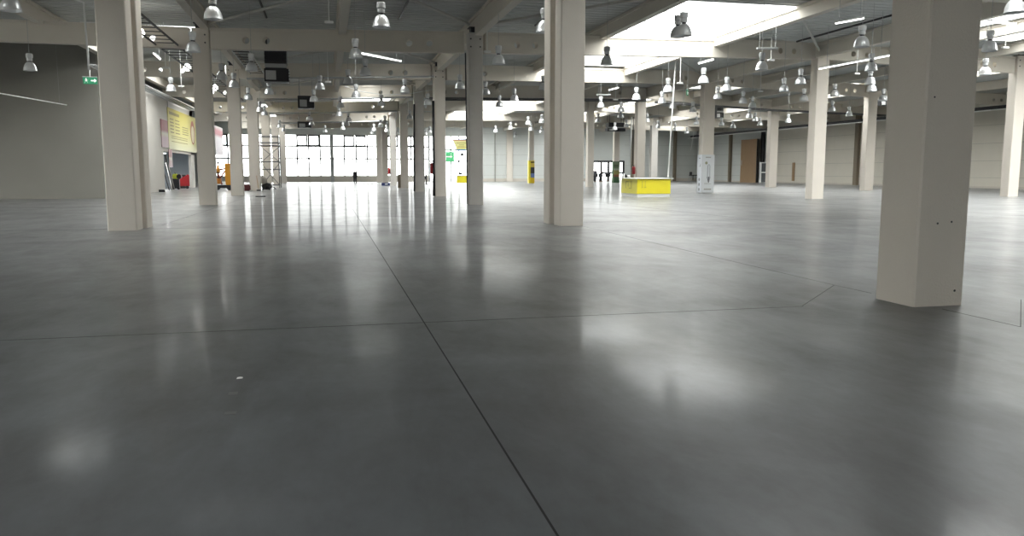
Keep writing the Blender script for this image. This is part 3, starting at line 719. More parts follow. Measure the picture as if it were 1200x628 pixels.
# ------------------------------------------------------------------ fire extinguishers
def extinguisher(p, h, r, lab, hanging=None):
    root = thing('fire_extinguisher', lab, 'fire extinguisher', p)
    b = nb(); LA(b, [(r*.9, 0), (r, .03), (r, h*.78), (r*.6, h*.88), (r*.3, h*.92)], 18, cap=(True, True)); obj('cylinder', b, 'red', root, smooth=True)
    b = nb(); B(b, -r*.3, r*.3, -r*.3, r*.3, h*.9, h); B(b, -r*.2, r*.9, -.015, .015, h*.98, h*1.02); obj('valve', b, 'black', root)
    b = nb(); T(b, [(-r*.3, 0, h*.95), (-r*1.3, 0, h*.8), (-r*1.3, 0, h*.3)], .018, 6); obj('hose', b, 'black', root)
    obj('wall_bracket', box(-r, r, r*.8, r+.06, h*.4, h*.55), 'steel', root)
def red_cabinet(p, w, h, d, lab):
    root = thing('extinguisher_box', lab, 'extinguisher box', p)
    obj('body', box(-w/2, w/2, -d/2, d/2, 0, h), 'red', root, bevel=.03)
    obj('door', box(-w/2+.03, w/2-.03, -d/2-.015, -d/2+.003, .04, h-.04), 'red', root)
    obj('handle', box(w/2-.09, w/2-.06, -d/2-.04, -d/2-.012, h*.45, h*.55), 'white', root)
c = COLS['P']; p = atY(508.2, 204, c[2]+.3); red_cabinet((c[0]-.12, c[2]+.3, p.z), .24, .68, .3, 'red extinguisher box on the left side of the light column')
c = COLS['Q']; p = atY(456.8, 204.2, COLS['R'][2]); extinguisher((COLS['R'][0]-.15, COLS['R'][2]+.2, p.z), .75, .13, 'small red extinguisher on the grey far column of the middle row')
c = COLS['T']; p = atY(740.5, 204, c[2]); extinguisher((c[0]-.22, c[2]+.1, p.z), .7, .13, 'red extinguisher hanging on the column behind the yellow counter')
# brown board at Q, strip at O
c = COLS['Q']; o = obj('leaning_board', box(c[0]-.3, c[0]-.02, c[2]-.06, c[2]-.02, 0, 1.25), 'pilaster'); tag(o, 'narrow brown board standing at the left edge of the light far column', 'board')
# blue crate + pallet near R6
p = atZ(452, 217.4); root = thing('blue_crate', 'dark blue low crate on the floor at the foot of the far bright column', 'crate', p)
b = nb(); B(b, -.45, .45, -.3, .3, 0, .04)
for a_ in ((-.45, .45, -.3, -.27), (-.45, .45, .27, .3), (-.45, -.42, -.3, .3), (.42, .45, -.3, .3)): B(b, *a_, .04, .3)
obj('shell', b, mat('dark blue plastic', (.02, .035, .12), .5), root); obj('label_plate', box(-.1, .2, -.31, -.3, .1, .22), 'white', root)
p = atZ(436, 216.2); b = nb()
for k in range(4): B(b, -1.0, 1.0, -.3+k*.18, -.2+k*.18, .06, .1)
for x in (-.9, 0, .9): B(b, x-.05, x+.05, -.3, .34, 0, .06)
o = obj('pallet', b, 'white', None, p); tag(o, 'low white pallet on the floor left of the dark blue crate', 'pallet')

# ------------------------------------------------------------------ posters and banners
def panel(name, c4, t, m, lab, cat, nrm):
    """flat panel from four corners (3D), thickness t towards nrm"""
    bm = nb(); a = [bm.verts.new(Vector(p)) for p in c4]; b = [bm.verts.new(Vector(p)+Vector(nrm)*t) for p in c4]; n = len(a)
    bm.faces.new(a); bm.faces.new(b[::-1])
    for i in range(n): bm.faces.new([a[i], a[(i+1) % n], b[(i+1) % n], b[i]])
    o = obj(name, bm, m); 
    if lab: tag(o, lab, cat)
    return o
PX = PARTX+.03
ya, yb_ = atX(196.8, 150, PX).y, atX(229.5, 150, PX).y
z0, z1 = atX(197.5, 174.5, PX).z, atX(197.5, 126, PX).z
ybm = poster('yellow banner print', [(0, (.66, .64, .38)), (.35, (.66, .60, .17)), (1, (.56, .47, .04))])
ob = panel('yellow_banner', [(PX, ya, z0), (PX, yb_, z0), (PX, yb_, z1), (PX, ya, z1)], .03, ybm, 'big yellow banner with dark text and a portrait oval on the left partition wall', 'banner', (1, 0, 0))
H = z1-z0; Wd = yb_-ya; X1 = PX+.034
bm = nb()
def strip(fy0, fy1, fz, th=.02): B(bm, X1-.003, X1+.004, ya+Wd*fy0, ya+Wd*fy1, z0+H*(fz-th), z0+H*(fz+th))
for f0, f1, fz, th in ((.04, .36, .88, .035),): strip(f0, f1, fz, th)
for i, fz in enumerate((.74, .66, .58, .50, .42)): strip(.06, .17, fz, .012); strip(.22, .36, fz, .012)
for i, fz in enumerate((.62, .56, .50, .44)): strip(.45, .66, fz, .01)
for i, fz in enumerate((.33, .28, .2)): strip(.08, .62, fz, .007)
obj('text_line', bm, mat('banner text', (.25, .2, .04), .6), ob)
bm = nb(); n = 28; v0 = []; 
def oval(cy, cz, ry, rz_, x): return [(x, ya+Wd*cy+Wd*ry*math.cos(2*PI*k/n), z0+H*cz+H*rz_*math.sin(2*PI*k/n)) for k in range(n)]
bm.faces.new([bm.verts.new(q) for q in oval(.84, .55, .085, .33, X1)]); obj('portrait_oval', bm, mat('oval print', (.48, .14, .06), .6), ob)
bm = nb(); bm.faces.new([bm.verts.new(q) for q in oval(.84, .5, .06, .24, X1+.004)]); obj('portrait_face', bm, mat('portrait print', (.78, .66, .42), .6), ob)
pink = poster('pink banner print', [(0, (.42, .27, .31)), (.35, (.42, .26, .29)), (.5, (.48, .4, .3)), (.62, (.26, .04, .05)), (1, (.24, .04, .05))])
y0_, y1_ = atX(188.6, 155, PX).y, atX(196.5, 155, PX).y
panel('pink_banner', [(PX, y0_, atX(189, 172, PX).z), (PX, y1_, atX(189, 172, PX).z), (PX, y1_, atX(189, 139.5, PX).z), (PX, y0_, atX(189, 139.5, PX).z)], .03, pink, 'narrow red and pink banner left of the big yellow banner', 'banner', (1, 0, 0))
y0_, y1_ = atX(198, 190, PX).y, atX(202, 190, PX).y
panel('pink_banner', [(PX, y0_, atX(200, 196, PX).z), (PX, y1_, atX(200, 196, PX).z), (PX, y1_, atX(199, 175, PX).z), (PX, y0_, atX(199, 175, PX).z)], .02, pink, 'small pale pink strip hanging below the left edge of the yellow banner', 'banner', (1, 0, 0))
y0_, y1_ = atX(250, 155, -11).y, atX(260.5, 155, -11).y
panel('pink_banner', [(-11, y0_, atX(252, 181, -11).z), (-11, y1_, atX(252, 181, -11).z), (-11, y1_, atX(252, 147, -11).z), (-11, y0_, atX(252, 147, -11).z)], .03, poster('white red banner print', [(0, (.42, .36, .4)), (.6, (.46, .42, .44)), (.72, (.3, .06, .08)), (.85, (.4, .1, .12)), (.95, (.45, .4, .4))]), 'red and white banner between the second and third left columns', 'banner', (1, 0, 0))
run('banner_pole', [(-11, y0_, 7.6), (-11, y1_, 7.6)], .03, 'thin rail holding the red and white banner', 'rail')
# bulb poster column wraps
def wrap(key, z1_, mf, ml, lab):
    x0, x1, y0, y1, h = COLS[key]; root = thing('column_poster', lab, 'poster', ((x0+x1)/2, y0, 0)); cx = (x0+x1)/2
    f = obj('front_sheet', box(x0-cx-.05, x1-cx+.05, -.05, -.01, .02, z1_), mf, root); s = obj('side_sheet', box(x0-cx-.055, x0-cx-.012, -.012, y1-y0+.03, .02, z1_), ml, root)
    return root, cx, x0, x1, y0, y1, f, s
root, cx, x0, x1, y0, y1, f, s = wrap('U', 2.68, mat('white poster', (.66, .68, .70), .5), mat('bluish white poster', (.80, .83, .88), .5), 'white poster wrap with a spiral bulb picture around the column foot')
bm = nb(); yy = -.058
def lp(a, z, r): T(bm, [(a, yy, z), (a, -.045, z)], r, 16)
T(bm, [(-.02, yy, 1.0), (-.02, yy, 1.9)], .03, 8); T(bm, [(.14, yy, 1.0), (.14, yy, 1.9)], .03, 8); T(bm, [(-.02, yy, 1.9), (.06, yy, 2.02), (.14, yy, 1.9)], .025, 8)
obj('bulb_tube_print', bm, mat('light grey print', (.42, .43, .45), .5), f)
bm = nb(); LA(bm, [(.02, 0), (.05, .06), (.09, .25), (.13, .32), (.13, .42)], 14, (.06, -.06, .72), (True, True))
for v_ in bm.verts: v_.co.y = -.052+(v_.co.y+.06)*.1
obj('bulb_base_print', bm, mat('dark grey print', (.16, .16, .17), .5), f)
bm = nb(); B(bm, -.2, .2, yy, -.045, 2.45, 2.53); B(bm, -.27, .27, yy, -.045, .62, .65); B(bm, -.27, .1, yy, -.045, .7, .72); B(bm, -.28, .28, yy, -.045, .2, .32)
obj('text_line', bm, mat('grey poster text', (.38, .38, .36), .5), f)
bm = nb(); T(bm, [(-.14, yy, 2.1), (-.14, -.045, 2.1)], .1, 16); obj('seal_print', bm, mat('olive seal', (.33, .33, .22), .5), f)
bm = nb(); X_ = x0-cx-.06
for z in (.95, .6, .25): T(bm, [(X_, .3, z), (X_+.012, .3, z)], .11, 14)
B(bm, X_, X_+.01, .2, .42, 2.4, 2.46); B(bm, X_, X_+.01, .15, .2, 1.9, 2.05); B(bm, X_, X_+.01, .15, .3, 1.85, 1.9)
obj('icon_print', bm, mat('grey icons', (.35, .36, .38), .5), s)
yp = poster('yellow poster print', [(0, (.8, .55, .02)), (.24, (.8, .55, .02)), (.25, (.15, .22, .5)), (.42, (.15, .22, .5)), (.43, (.03, .03, .04)), (.68, (.05, .05, .05)), (.7, (.75, .55, .1)), (.88, (.7, .5, .05)), (.9, (.05, .04, .02)), (.94, (.05, .04, .02)), (.95, (.75, .6, .05)), (1, (.75, .6, .05))])
yp.node_tree.nodes['Color Ramp'].color_ramp.interpolation = 'CONSTANT'
root, *_r = wrap('S6', 2.9, yp, mat('yellow sheet', (.85, .72, .06), .5), 'yellow poster with black and blue picture around the slim far column')
obj('yellow_margin', box(-.37, -.15, -.055, -.045, .05, 2.8), 'yellow', _r[5])
gp = poster('green poster print', [(0, (.03, .1, .04)), (.25, (.05, .12, .05)), (.3, (.2, .05, .03)), (.36, (.2, .06, .03)), (.4, (.22, .2, .05)), (.55, (.2, .19, .06)), (.62, (.3, .32, .27)), (.7, (.1, .14, .07)), (.82, (.03, .05, .02)), (.86, (.12, .16, .08)), (1, (.12, .16, .1))])
wrap('X6', 2.85, gp, mat('green sheet', (.09, .15, .08), .5), 'dark green poster with coloured fruit shapes around the far column')
# entrance: green sign, hanging triangular banner, yellow desk
Ye = YE-.5
a = atY(522.5, 177.8, Ye); b_ = atY(532.3, 189, Ye)
root = thing('green_sign', 'green sign with a white arrow on the far entrance glazing', 'sign', ((a.x+b_.x)/2, Ye, (a.z+b_.z)/2)); w = abs(b_.x-a.x)/2; h = abs(a.z-b_.z)/2
obj('sign_panel', box(-w, w, -.03, .03, -h, h), mat('green sign', (.08, .5, .2), .5), root)
bm = nb(); B(bm, -w*.9, w*.15, -.045, -.028, -.12, .08); v = [bm.verts.new(q) for q in ((w*.1, -.04, -.25), (w*.6, -.04, -.02), (w*.1, -.04, .2))]; bm.faces.new(v); B(bm, w*.2, w*.28, -.045, -.028, .2, h*.9); obj('arrow', bm, 'white', root)
bm = nb(); T(bm, [(-w*.8, 0, h), (-w*.8, 0, ZD-(a.z+b_.z)/2)], .015, 6); T(bm, [(w*.8, 0, h), (w*.8, 0, ZD-(a.z+b_.z)/2)], .015, 6); obj('hanging_wire', bm, 'steel', root)
Yb = 96.0
tri = [atY(u, v, Yb) for u, v in ((530, 163.2), (547.5, 162.6), (547, 172), (545, 177), (535.5, 176.5), (533, 170))]
ob = panel('hanging_banner', tri, .03, poster('yellow tapered print', [(0, (.1, .2, .5)), (.12, (.1, .3, .6)), (.16, (.85, .8, .3)), (.8, (.88, .84, .4)), (.86, (.8, .35, .15)), (.93, (.2, .3, .65)), (1, (.75, .85, .5))]), 'tapered yellow banner with coloured figures hanging over the far entrance', 'banner', (0, 1, 0))
bm = nb()
for v_, u0, u1 in ((167.5, 535, 546), (169.8, 538, 544), (172, 536.5, 544.5)):
    a = atY(u0, v_, Yb-.02); b_ = atY(u1, v_, Yb-.02); B(bm, a.x, b_.x, Yb-.025, Yb-.002, a.z-.035, a.z+.035)
obj('text_line', bm, mat('banner small text', (.4, .34, .08), .6), ob)
bm = nb()
for u in (533, 545): p = atY(u, 163, Yb); T(bm, [p, (p.x, p.y, ZD)], .012, 6)
obj('hanging_wire', bm, 'steel', ob)
p = atY(541.5, 180.9, Yb); bm = nb(); bmesh.ops.create_uvsphere(bm, u_segments=14, v_segments=10, radius=.2); o = obj('hanging_ball', bm, 'dark', None, p, True); tag(o, 'small dark round thing hanging under the tapered yellow banner', 'decoration')
bm = nb(); T(bm, [(0, 0, .2), (0, 0, .36)], .01, 5); obj('string', bm, 'dark', o)
pf = atZ(536, 214.0); root = thing('yellow_desk', 'small yellow desk at the far entrance', 'desk', pf)
w = (549-536)/930*pf.y
obj('front_panel', box(0, w, 0, .04, .0, .92), 'yellow', root); obj('side_panel', box(0, .04, .04, .9, 0, .92), 'yellow', root); obj('desk_top', box(-.05, w+.05, -.05, .95, .92, .97), 'white', root)
o = obj('monitor', box(-.22, .22, -.03, .03, .12, .42), 'black', None, (pf.x+.5, pf.y+.4, .97)); tag(o, 'small dark screen on the far yellow desk', 'monitor'); obj('stand', box(-.05, .05, -.03, .05, 0, .14), 'black', o)

# ------------------------------------------------------------------ things by the left wall
def skin_mesh(name, joints, edges, m, parent, root=0, sub=1):
    me = bpy.data.meshes.new(name); me.from_pydata([j[0] for j in joints], edges, []); me.materials.append(M[m] if isinstance(m, str) else m)
    o = bpy.data.objects.new(name, me); C.objects.link(o); o.parent = parent
    md = o.modifiers.new('skin', 'SKIN'); md.use_smooth_shade = True
    for i, j in enumerate(joints):
        sv = me.skin_vertices[0].data[i]; r = j[1]; sv.radius = r if isinstance(r, tuple) else (r, r); sv.use_root = (i == root)
    s = o.modifiers.new('sub', 'SUBSURF'); s.levels = sub; s.render_levels = sub
    return o
def person(loc, rz, lab, H=1.75, lean=0.0, stride=.18, arms=.25, jm='jacket', tm='trousers', sit=False, bulk=1.0):
    root = thing('person', lab, 'person', loc, rz); k = H/1.75
    def R(p, pivot=.92):  # lean the upper body forward (-y)
        x, y, z = p
        if z > pivot:
            dz = z-pivot; c, s_ = math.cos(lean), math.sin(lean); y, z = y*c-dz*s_, pivot+dz*c+y*s_
        return (x*k, y*k, z*k)
    hipL, hipR = (.09, 0, .9), (-.09, 0, .9)
    if sit: kl, kr, al, ar = (.13, -.42, .92), (-.13, -.42, .92), (.14, -.42, .48), (-.14, -.42, .48)
    else: kl, kr, al, ar = (.1, -stride*.6, .49), (-.1, stride*.35, .49), (.1, -stride*.7, .08), (-.1, stride, .09)
    tl = (al[0], al[1]-.16, al[2]-.05); tr = (ar[0], ar[1]-.16, ar[2]-.05)
    J = [((0, 0, .93), .13), ((0, 0, 1.12), (.13, .10)), ((0, 0, 1.34), (.16, .11)), ((0, 0, 1.47), .055), ((0, -.01, 1.56), .07), ((0, -.015, 1.66), .092), ((0, -.01, 1.72), .07),
         (hipL, .095), (kl, .062), (al, .042), (tl, .035), (hipR, .095), (kr, .062), (ar, .042), (tr, .035),
         ((.17, 0, 1.4), .055), ((.22, .02, 1.13), .043), ((.21, -arms, .95), .03), ((-.17, 0, 1.4), .055), ((-.22, .02, 1.13), .043), ((-.21, -arms, .95), .03)]
    E_ = [(0, 1), (1, 2), (2, 3), (3, 4), (4, 5), (5, 6), (0, 7), (7, 8), (8, 9), (9, 10), (0, 11), (11, 12), (12, 13), (13, 14), (2, 15), (15, 16), (16, 17), (2, 18), (18, 19), (19, 20)]
    for side, wi in ((1, 17), (-1, 20)):
        w = Vector(J[wi][0]); pi_ = len(J); J.append(((w.x, w.y-.06, w.z-.03), .028)); E_.append((wi, pi_))
        for f in range(4):
            a = len(J); ln = (.07, .085, .08, .06)[f]; ox = (f-1.5)*.019
            J.append(((w.x+ox, w.y-.11, w.z-.045), .009)); J.append(((w.x+ox, w.y-.11-ln*.6, w.z-.045-ln*.5), .008)); E_ += [(pi_, a), (a, a+1)]
        a = len(J); J.append(((w.x-side*.04, w.y-.06, w.z-.045), .01)); J.append(((w.x-side*.05, w.y-.1, w.z-.06), .009)); E_ += [(pi_, a), (a, a+1)]
    J = [(p_, (tuple(q*bulk for q in r_) if isinstance(r_, tuple) else r_*bulk) if n_ < 21 and n_ not in (3, 4, 5, 6) else r_) for n_, (p_, r_) in enumerate(J)]
    J2 = [(R(p), (tuple(q*k for q in r) if isinstance(r, tuple) else r*k)) for p, r in J]
    body = skin_mesh('body', J2, E_, 'skin', root)
    g = 1.16
    def sub(ids, extra):
        mp = {i: n for n, i in enumerate(ids)}; js = [(J2[i][0], tuple(q*g for q in J2[i][1]) if isinstance(J2[i][1], tuple) else J2[i][1]*g+extra) for i in ids]
        es = [(mp[a], mp[b]) for a, b in E_ if a in mp and b in mp]; return js, es
    skin_mesh('jacket', *sub([0, 1, 2, 15, 16, 17, 18, 19, 20], .012), jm, root)
    skin_mesh('trousers', *sub([0, 7, 8, 9, 11, 12, 13], .012), tm, root)
    for a in (al, ar):
        b = nb(); B(b, (a[0]-.05)*k, (a[0]+.05)*k, (a[1]-.2)*k, (a[1]+.07)*k, (a[2]-.08)*k, (a[2]+.02)*k); obj('shoe', b, 'black', root, bevel=.02*k)
    hp = Vector(R((0, 0, 1.69)))
    b = nb(); bmesh.ops.create_uvsphere(b, u_segments=14, v_segments=10, radius=.105*k)
    for v_ in b.verts:
        if v_.co.y < -.04*k and v_.co.z < .03*k: v_.co *= .85
    o = obj('hair', b, 'hair', root, smooth=True); o.location = hp+Vector((0, .015, .012))
    b = nb(); fx = Vector(R((0, -.105, 1.64)))
    for sx in (-.035, .035): bmesh.ops.create_icosphere(b, subdivisions=1, radius=.011*k, matrix=Matrix.Translation(fx+Vector((sx*k, .0, .03*k))))
    B(b, fx.x-.028*k, fx.x+.028*k, fx.y-.004, fx.y+.01, fx.z-.045*k, fx.z-.036*k)
    obj('eyes', b, 'black', root)
    b = nb(); bmesh.ops.create_cone(b, segments=8, radius1=.016*k, radius2=.006*k, depth=.045*k, matrix=Matrix.Translation(fx+Vector((0, -.008, .0)))); obj('nose', b, 'skin', root)
    return root
p = atZ(416.2, 214.7); person(p, .3, 'person in dark clothes walking before the far windows', H=1.78, stride=.1, arms=.05, bulk=1.4)
p = atZ(697.3, 213.4); person(p, 2.4, 'dark-clothed person upright at the left edge of the far glazed doors', H=1.9, stride=.08, bulk=1.7)
p = atZ(703.5, 213.0); person(p, 1.2, 'dark-clothed person stooping before the left pane of the glazed doors', H=1.9, lean=.7, arms=.35, stride=.12, bulk=1.7)
p = atZ(712, 212.7); person(p, 1.9, 'dark-clothed person bending over before the middle pane of the glazed doors', H=1.9, lean=.9, arms=.3, stride=.15, bulk=1.7)

# red scrubber
p = atZ(213.6, 221.2); s_ = 1.0
root = thing('floor_scrubber', 'red floor scrubber machine in the opening below the yellow banner', 'floor scrubber', p, .15)
b = nb(); prof = [(-.62, .25), (-.58, .95), (-.3, 1.05), (.2, 1.0), (.5, 1.28), (.62, 1.2), (.62, .22)]
va = [b.verts.new((x, -.38, z)) for x, z in prof]; vb = [b.verts.new((x, .38, z)) for x, z in prof]; b.faces.new(va); b.faces.new(vb[::-1])
for i in range(len(prof)): b.faces.new([va[i], va[(i+1) % len(prof)], vb[(i+1) % len(prof)], vb[i]])
obj('tank_body', b, 'red', root, bevel=.04)
b = nb(); T(b, [(-.3, -.3, 1.02), (-.5, -.3, 1.35), (-.55, 0, 1.42), (-.5, .3, 1.35), (-.3, .3, 1.02)], .03, 8); obj('handle_bar', b, 'black', root)
obj('control_console', box(-.35, .35, -.28, .28, 1.02, 1.22), 'black', root, bevel=.03); obj('brush_skirt', box(-.6, .3, -.42, .42, .04, .24), 'black', root, bevel=.03)
for x, y in ((.42, -.36), (.42, .36), (-.35, -.3), (-.35, .3)):
    b = nb(); T(b, [(x, y-.04, .14), (x, y+.04, .14)], .14, 16); obj('wheel', b, 'black', root)
o = thing('tool_cart', 'small black cart carrying a yellow-green bag left of the red scrubber', 'cart', atZ(206.5, 222))
obj('frame', box(-.3, .3, -.2, .2, .1, .9), 'dark', o); obj('yellow_bag', box(-.22, .2, -.24, .2, .9, 1.3), 'hivis', o, bevel=.06)
b = nb(); T(b, [(.3, -.24, 1.08), (.3, .2, 1.08)], .2, 16); obj('reel', b, 'black', o)
for x in (-.22, .22): b = nb(); T(b, [(x, -.22, .1), (x, .22, .1)], .1, 12); obj('wheel', b, 'black', o)
# lockers in the niche
for u, u2, lab in ((204.2, 210.5, 'dark grey tall locker at the back of the niche, left one'), (213.3, 219.4, 'dark grey tall locker at the back of the niche, right one')):
    X_ = PARTX-2.2; a = atX(u, 200, X_).y; b_ = atX(u2, 200, X_).y
    root = thing('tall_locker', lab, 'locker', (X_, (a+b_)/2, 0), 0, 'lockers in the niche'); w = abs(b_-a)/2
    obj('cabinet_body', box(-.5, 0, -w, w, .08, 3.0), 'locker', root, bevel=.02); obj('door', box(0, .02, -w+.04, w-.04, .14, 2.94), 'locker', root); obj('handle', box(.02, .05, w*.6, w*.6+.04, 1.4, 1.6), 'steel', root); obj('plinth', box(-.48, -.02, -w+.03, w-.03, 0, .08), 'black', root)
o = obj('leaning_plank', box(-.03, .03, -.12, .12, 0, 2.9), mat('grey weathered board', (.28, .26, .24), .8), None, atZ(204.5, 222.2)+Vector((0, 0, .02))); o.rotation_euler = (.12, -.18, 0); tag(o, 'long grey board leaning at the left side of the wall opening', 'board')
o = obj('leaning_plank', box(-.03, .03, -.06, .06, 0, 2.6), 'dark', None, atZ(198.5, 223.2)+Vector((0, 0, .02))); o.rotation_euler = (.1, -.2, 0); tag(o, 'thin dark board leaning on the wall beside the grey board', 'board')
o = obj('leaning_plank', box(-.03, .03, -.2, .2, 0, 2.2), 'steel', None, atZ(201.5, 222.6)+Vector((0, 0, .02))); o.rotation_euler = (.1, -.16, 0); tag(o, 'pale metal board leaning between the grey and the dark boards', 'board')
o = obj('floor_box', box(-.25, .25, -.12, .12, 0, .14), 'black', None, atZ(189.3, 224.9), bevel=.02); tag(o, 'small flat black box on the floor by the partition wall', 'box')
obj('lid', box(-.2, .2, -.1, .1, .14, .17), 'dark', o)
# orange machine
p = atZ(262, 222.8); root = thing('orange_lift', 'orange aerial lift machine with black wheels behind the third left column', 'lift machine', p)
obj('chassis', box(-.75, .8, -.5, .5, .18, .42), 'black', root, bevel=.04)
b = nb(); OB(b, (.5, 0, .42), (.45, 0, 2.15), .8, .55, Vector((1, 0, 0))); obj('mast_cover', b, 'orange', root, bevel=.05)
b = nb(); OB(b, (-.6, 0, .5), (.3, 0, 1.7), .09, .12); OB(b, (-.1, 0, .45), (-.45, 0, 1.65), .09, .12); OB(b, (-.55, 0, 1.6), (.3, 0, 1.75), .09, .14); obj('lifting_arm', b, mat('rust red arm', (.25, .05, .02), .5), root)
obj('battery_box', box(-.7, -.15, -.4, .4, .5, .95), mat('dark orange', (.55, .2, .02), .5), root, bevel=.04)
obj('counterweight', box(-.65, -.2, -.3, .3, 1.45, 1.75), 'orange', root, bevel=.04)
for x, y in ((-.5, -.5), (-.5, .5), (.5, -.5), (.5, .5)):
    b = nb(); T(b, [(x, y-.08, .2), (x, y+.08, .2)], .2, 18); obj('wheel', b, 'black', root)
pl = atZ(256.5, 220.8); person((pl.x, pl.y, .62), -1.2, 'person in an orange vest behind the orange lift machine', H=1.72, jm='orange', sit=False, arms=.3, stride=.1)
o = tag(obj('work_platform', box(-.6, .6, -.45, .45, 0, .6), 'white', None, (pl.x, pl.y, 0)), 'pale low platform under the person in the orange vest', 'platform')
obj('step', box(-.3, .3, -.65, -.45, 0, .3), 'white', o)
# broom at D
c = COLS['D']; p = atZ(303.2, 223.6); q = atY(300.6, 206, c[2]-.04)
root = thing('broom', 'wooden-handled broom leaning on the fourth left column', 'broom', p)
b = nb(); T(b, [(0, 0, .06), q-p], .02, 8); obj('handle', b, 'wood', root); obj('brush_head', box(-.16, .16, -.04, .04, 0, .09), 'dark', root)
# bag / vacuum pile right of D
p = atZ(311.5, 222.6); root = thing('vacuum_cleaner', 'black and white vacuum cleaner on the floor right of the broom', 'vacuum cleaner', p)
b = nb(); bmesh.ops.create_uvsphere(b, u_segments=16, v_segments=10, radius=.33, matrix=Matrix.Translation((.1, 0, .3)) @ Matrix.Diagonal((1.3, 1, .85, 1))); obj('tank', b, 'black', root, smooth=True)
b = nb(); bmesh.ops.create_uvsphere(b, u_segments=16, v_segments=10, radius=.28, matrix=Matrix.Translation((-.15, 0, .75)) @ Matrix.Diagonal((1, 1, 1.2, 1))); obj('dust_bag', b, mat('pale bag', (.5, .47, .43), .8), root, smooth=True)
b = nb(); T(b, [(.4, 0, .3), (.7, 0, .2), (.8, -.1, .05)], .03, 8); obj('hose', b, 'black', root)
for x in (-.2, .3): b = nb(); T(b, [(x, -.25, .08), (x, .25, .08)], .08, 12); obj('wheel', b, 'black', root)
p = atZ(289, 223.6); o = obj('work_bag', box(-.3, .3, -.2, .2, 0, .5), mat('maroon cloth', (.12, .03, .03), .8), None, p, bevel=.08); tag(o, 'dark red bag on the floor between third and fourth left columns', 'bag')
b = nb(); T(b, [(-.15, 0, .48), (-.1, 0, .62), (.1, 0, .62), (.15, 0, .48)], .02, 6); obj('strap', b, 'black', o)
# scaffold tower
p0 = atZ(305.5, 220.5); Y0 = p0.y; x0 = p0.x; x1 = atY(328, 220, Y0).x; yd = 2.2
root = thing('scaffold_tower', 'tall metal scaffold tower on castors beside the left column row', 'scaffold tower', (x0, Y0, 0)); W_ = x1-x0
zt = atY(305, 159.5, Y0).z; M['tower'] = mat('grey scaffold tube', (.16, .16, .16), .5, .3)
zl = [atY(305, v, Y0).z for v in (217, 198.5, 189.3, 170.3, 166.8, 159.6)]
for x in (0, W_):
    for y in (0, yd): b = nb(); T(b, [(x, y, .15), (x, y, zt)], .05, 8); obj('post', b, 'tower', root)
for y in (0, yd):
    for z in zl: b = nb(); T(b, [(0, y, z), (W_, y, z)], .042, 8); obj('rail', b, 'tower', root)
for x in (0, W_):
    for z in zl: b = nb(); T(b, [(x, 0, z), (x, yd, z)], .025, 8); obj('rail', b, 'tower', root)
for (za, zb_) in ((zl[0], zl[2]), (zl[2], zl[3])):
    b = nb(); T(b, [(0, 0, zb_), (W_, 0, za)], .03, 8); obj('diagonal_brace', b, 'tower', root)
    b = nb(); T(b, [(0, yd, za), (W_, yd, zb_)], .03, 8); obj('diagonal_brace', b, 'tower', root)
obj('platform_deck', box(.05, W_-.05, .05, yd-.05, zl[3]-.05, zl[3]), 'brown', root)
for x in (0, W_):
    for y in (0, yd): b = nb(); T(b, [(x-.03, y, .09), (x+.03, y, .09)], .09, 12); obj('caster', b, 'black', root)

# ------------------------------------------------------------------ things by the right wall
a = atX(867, 214, XR-1.2); yb1 = atX(867, 214, XR-.9).y; yb2 = atX(885.5, 214, XR-.9).y
zt = atX(876, 163.5, XR-.9).z
root = thing('brown_panel', 'tall brown board door standing against the right wall', 'board', (XR-.9, (yb1+yb2)/2, 0)); w = abs(yb1-yb2)/2
obj('leaf', box(0, .12, -w, w, 0, zt), 'brown', root); obj('handle', box(-.06, 0, w-.35, w-.3, zt*.4, zt*.52), 'steel', root); obj('edge_strip', box(-.02, .14, -w-.06, -w, 0, zt), 'dark', root)
yy = atX(887.6, 200, XR-.7).y; o = obj('dark_post', box(-.1, .1, -.35, .35, 0, atX(887, 154, XR-.7).z), 'black', None, (XR-.2, yy-.3, 0)); tag(o, 'tall black post right of the brown board', 'post')
obj('cap', box(-.14, .14, -.6, .4, atX(887, 154, XR-.7).z, atX(887, 154, XR-.7).z+.25), 'black', o)
ya_, yb_ = atX(898.5, 205, XR-1).y, atX(889.6, 205, XR-1).y
root = thing('dark_cabinet', 'black two-tier cabinet in a pale frame right of the black post', 'cabinet', (XR-1, (ya_+yb_)/2, 0)); w = abs(yb_-ya_)/2; zc = atX(894, 190, XR-1).z
obj('cabinet_body', box(0, .8, -w, w, 0, zc), 'white', root); obj('door', box(-.03, 0, -w+.1, w-.6, zc*.03, zc*.48), 'locker', root); obj('door', box(-.03, 0, -w+.1, w-.6, zc*.53, zc*.95), 'locker', root)
yy = atX(930, 205, XR).y; o = obj('wall_slot', box(XR-.1, XR-.01, yy-.25, yy+.25, atX(930, 212, XR).z, atX(930, 190.5, XR).z), 'brown'); tag(o, 'narrow brown board upright on the beige right wall', 'board')
# stool-like trolley before the grey wall
p = atZ(812, 212.2); root = thing('wheeled_stool', 'small dark wheeled stool before the grey wall left of the bulb posters', 'stool', p)
obj('seat', box(-.55, .55, -.35, .35, .85, .98), 'dark', root, bevel=.03); obj('backrest', box(-.5, -.3, -.3, .3, .98, 1.45), 'dark', root, bevel=.05)
for x in (-.7, .7):
    for y in (-.3, .3): b = nb(); T(b, [(x*.5, y, .85), (x, y, .08)], .04, 6); obj('leg', b, 'steel', root)
b = nb(); T(b, [(0, 0, .85), (0, 0, .2)], .06, 8); obj('post', b, 'dark', root)
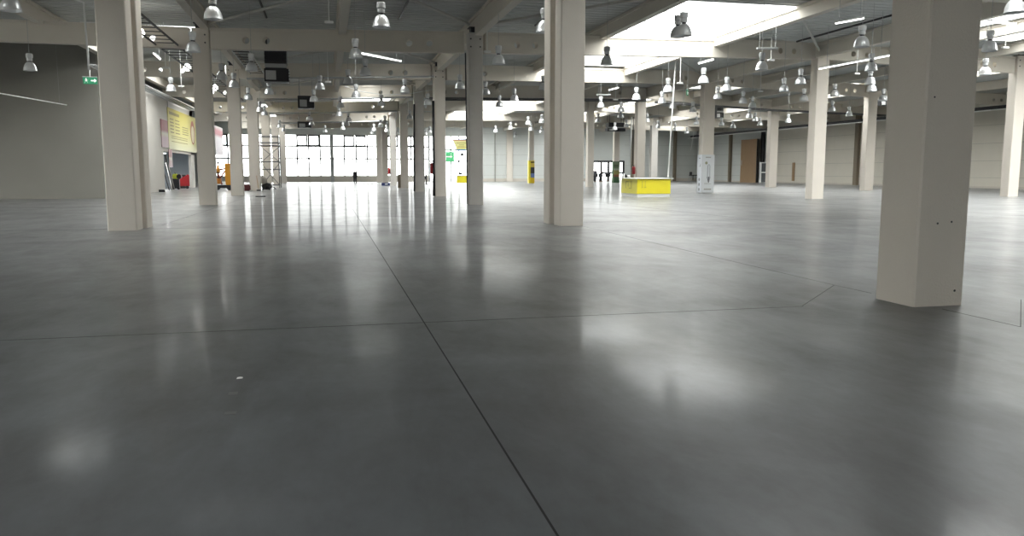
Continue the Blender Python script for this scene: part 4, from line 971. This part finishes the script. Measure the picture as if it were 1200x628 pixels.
# thermostat cords on the wall
# small waste post seen between far columns
p = atZ(499.7, 216.0); root = thing('queue_stand', 'black stand between the darker grey column and the red box column', 'stand', p)
b = nb(); T(b, [(0, 0, 0), (0, 0, 1.15)], .09, 10); obj('post', b, 'dark', root); obj('sign_box', box(-.45, .05, -.06, .06, .6, .95), 'black', root); b = nb(); LA(b, [(.3, 0), (.3, .05), (.05, .08)], 16, cap=(True, True)); obj('base', b, 'dark', root)
# floor debris
p = atZ(281, 443.5)
b = nb(); pts = [(-.022, -.012, 0), (.0, -.016, .006), (.02, -.008, .001), (.022, .006, .008), (.004, .012, .001), (-.018, .008, .007)]
v = [b.verts.new(q) for q in pts]+[b.verts.new((0, 0, .012))]
for i in range(6): b.faces.new([v[i], v[(i+1) % 6], v[6]])
b.faces.new(v[:6][::-1]); o = obj('paper_scrap', b, 'white', None, p+Vector((0, 0, .001))); tag(o, 'tiny crumpled white paper scrap on the bare floor at the lower left', 'paper scrap')
p = atZ(305.5, 230.6); o = obj('rag', box(-.3, .3, -.1, .1, 0, .05), 'dark', None, p, bevel=.02); tag(o, 'small dark rag on the floor right of the third left column', 'rag')
b = nb()
for (u, v_, w, h) in ((273, 461, .03, .04), (270, 484, .035, .03)):
    q = atZ(u, v_); B(b, q.x-w, q.x+w, q.y-h, q.y+h, .0002, .0011)
struct('trim_60', b, mat('old glue patch', (.07, .072, .07), .35))
# hanging white cable across the left aisle
pa = atY(404, 101, 57); pb = atY(452, 111.5, 56); pc = atY(507, 105, 54)
run('sagging_cable', [pa, atY(425, 107.5, 56.5), pb, atY(482, 109.5, 55), pc], .022, 'thin pale cable sagging across the aisle below the third beam', 'cable', 'tubeoff')

# ------------------------------------------------------------------ light
w = bpy.data.worlds.new('overcast sky'); S.world = w; w.use_nodes = True; nt = w.node_tree; bg = nt.nodes['Background']
bg.inputs[0].default_value = (1.0, .985, .965, 1); bg.inputs[1].default_value = 8.5
S.view_settings.view_transform = 'Standard'; S.view_settings.look = 'None'; S.view_settings.exposure = 0.3; S.view_settings.gamma = 1
S.view_settings.use_curve_mapping = False
cy = S.cycles
cy.use_denoising = True
cy.max_bounces = 10; cy.diffuse_bounces = 6; cy.glossy_bounces = 4; cy.transmission_bounces = 4; cy.transparent_max_bounces = 8
cy.sample_clamp_indirect = 8; cy.caustics_reflective = False; cy.caustics_refractive = False
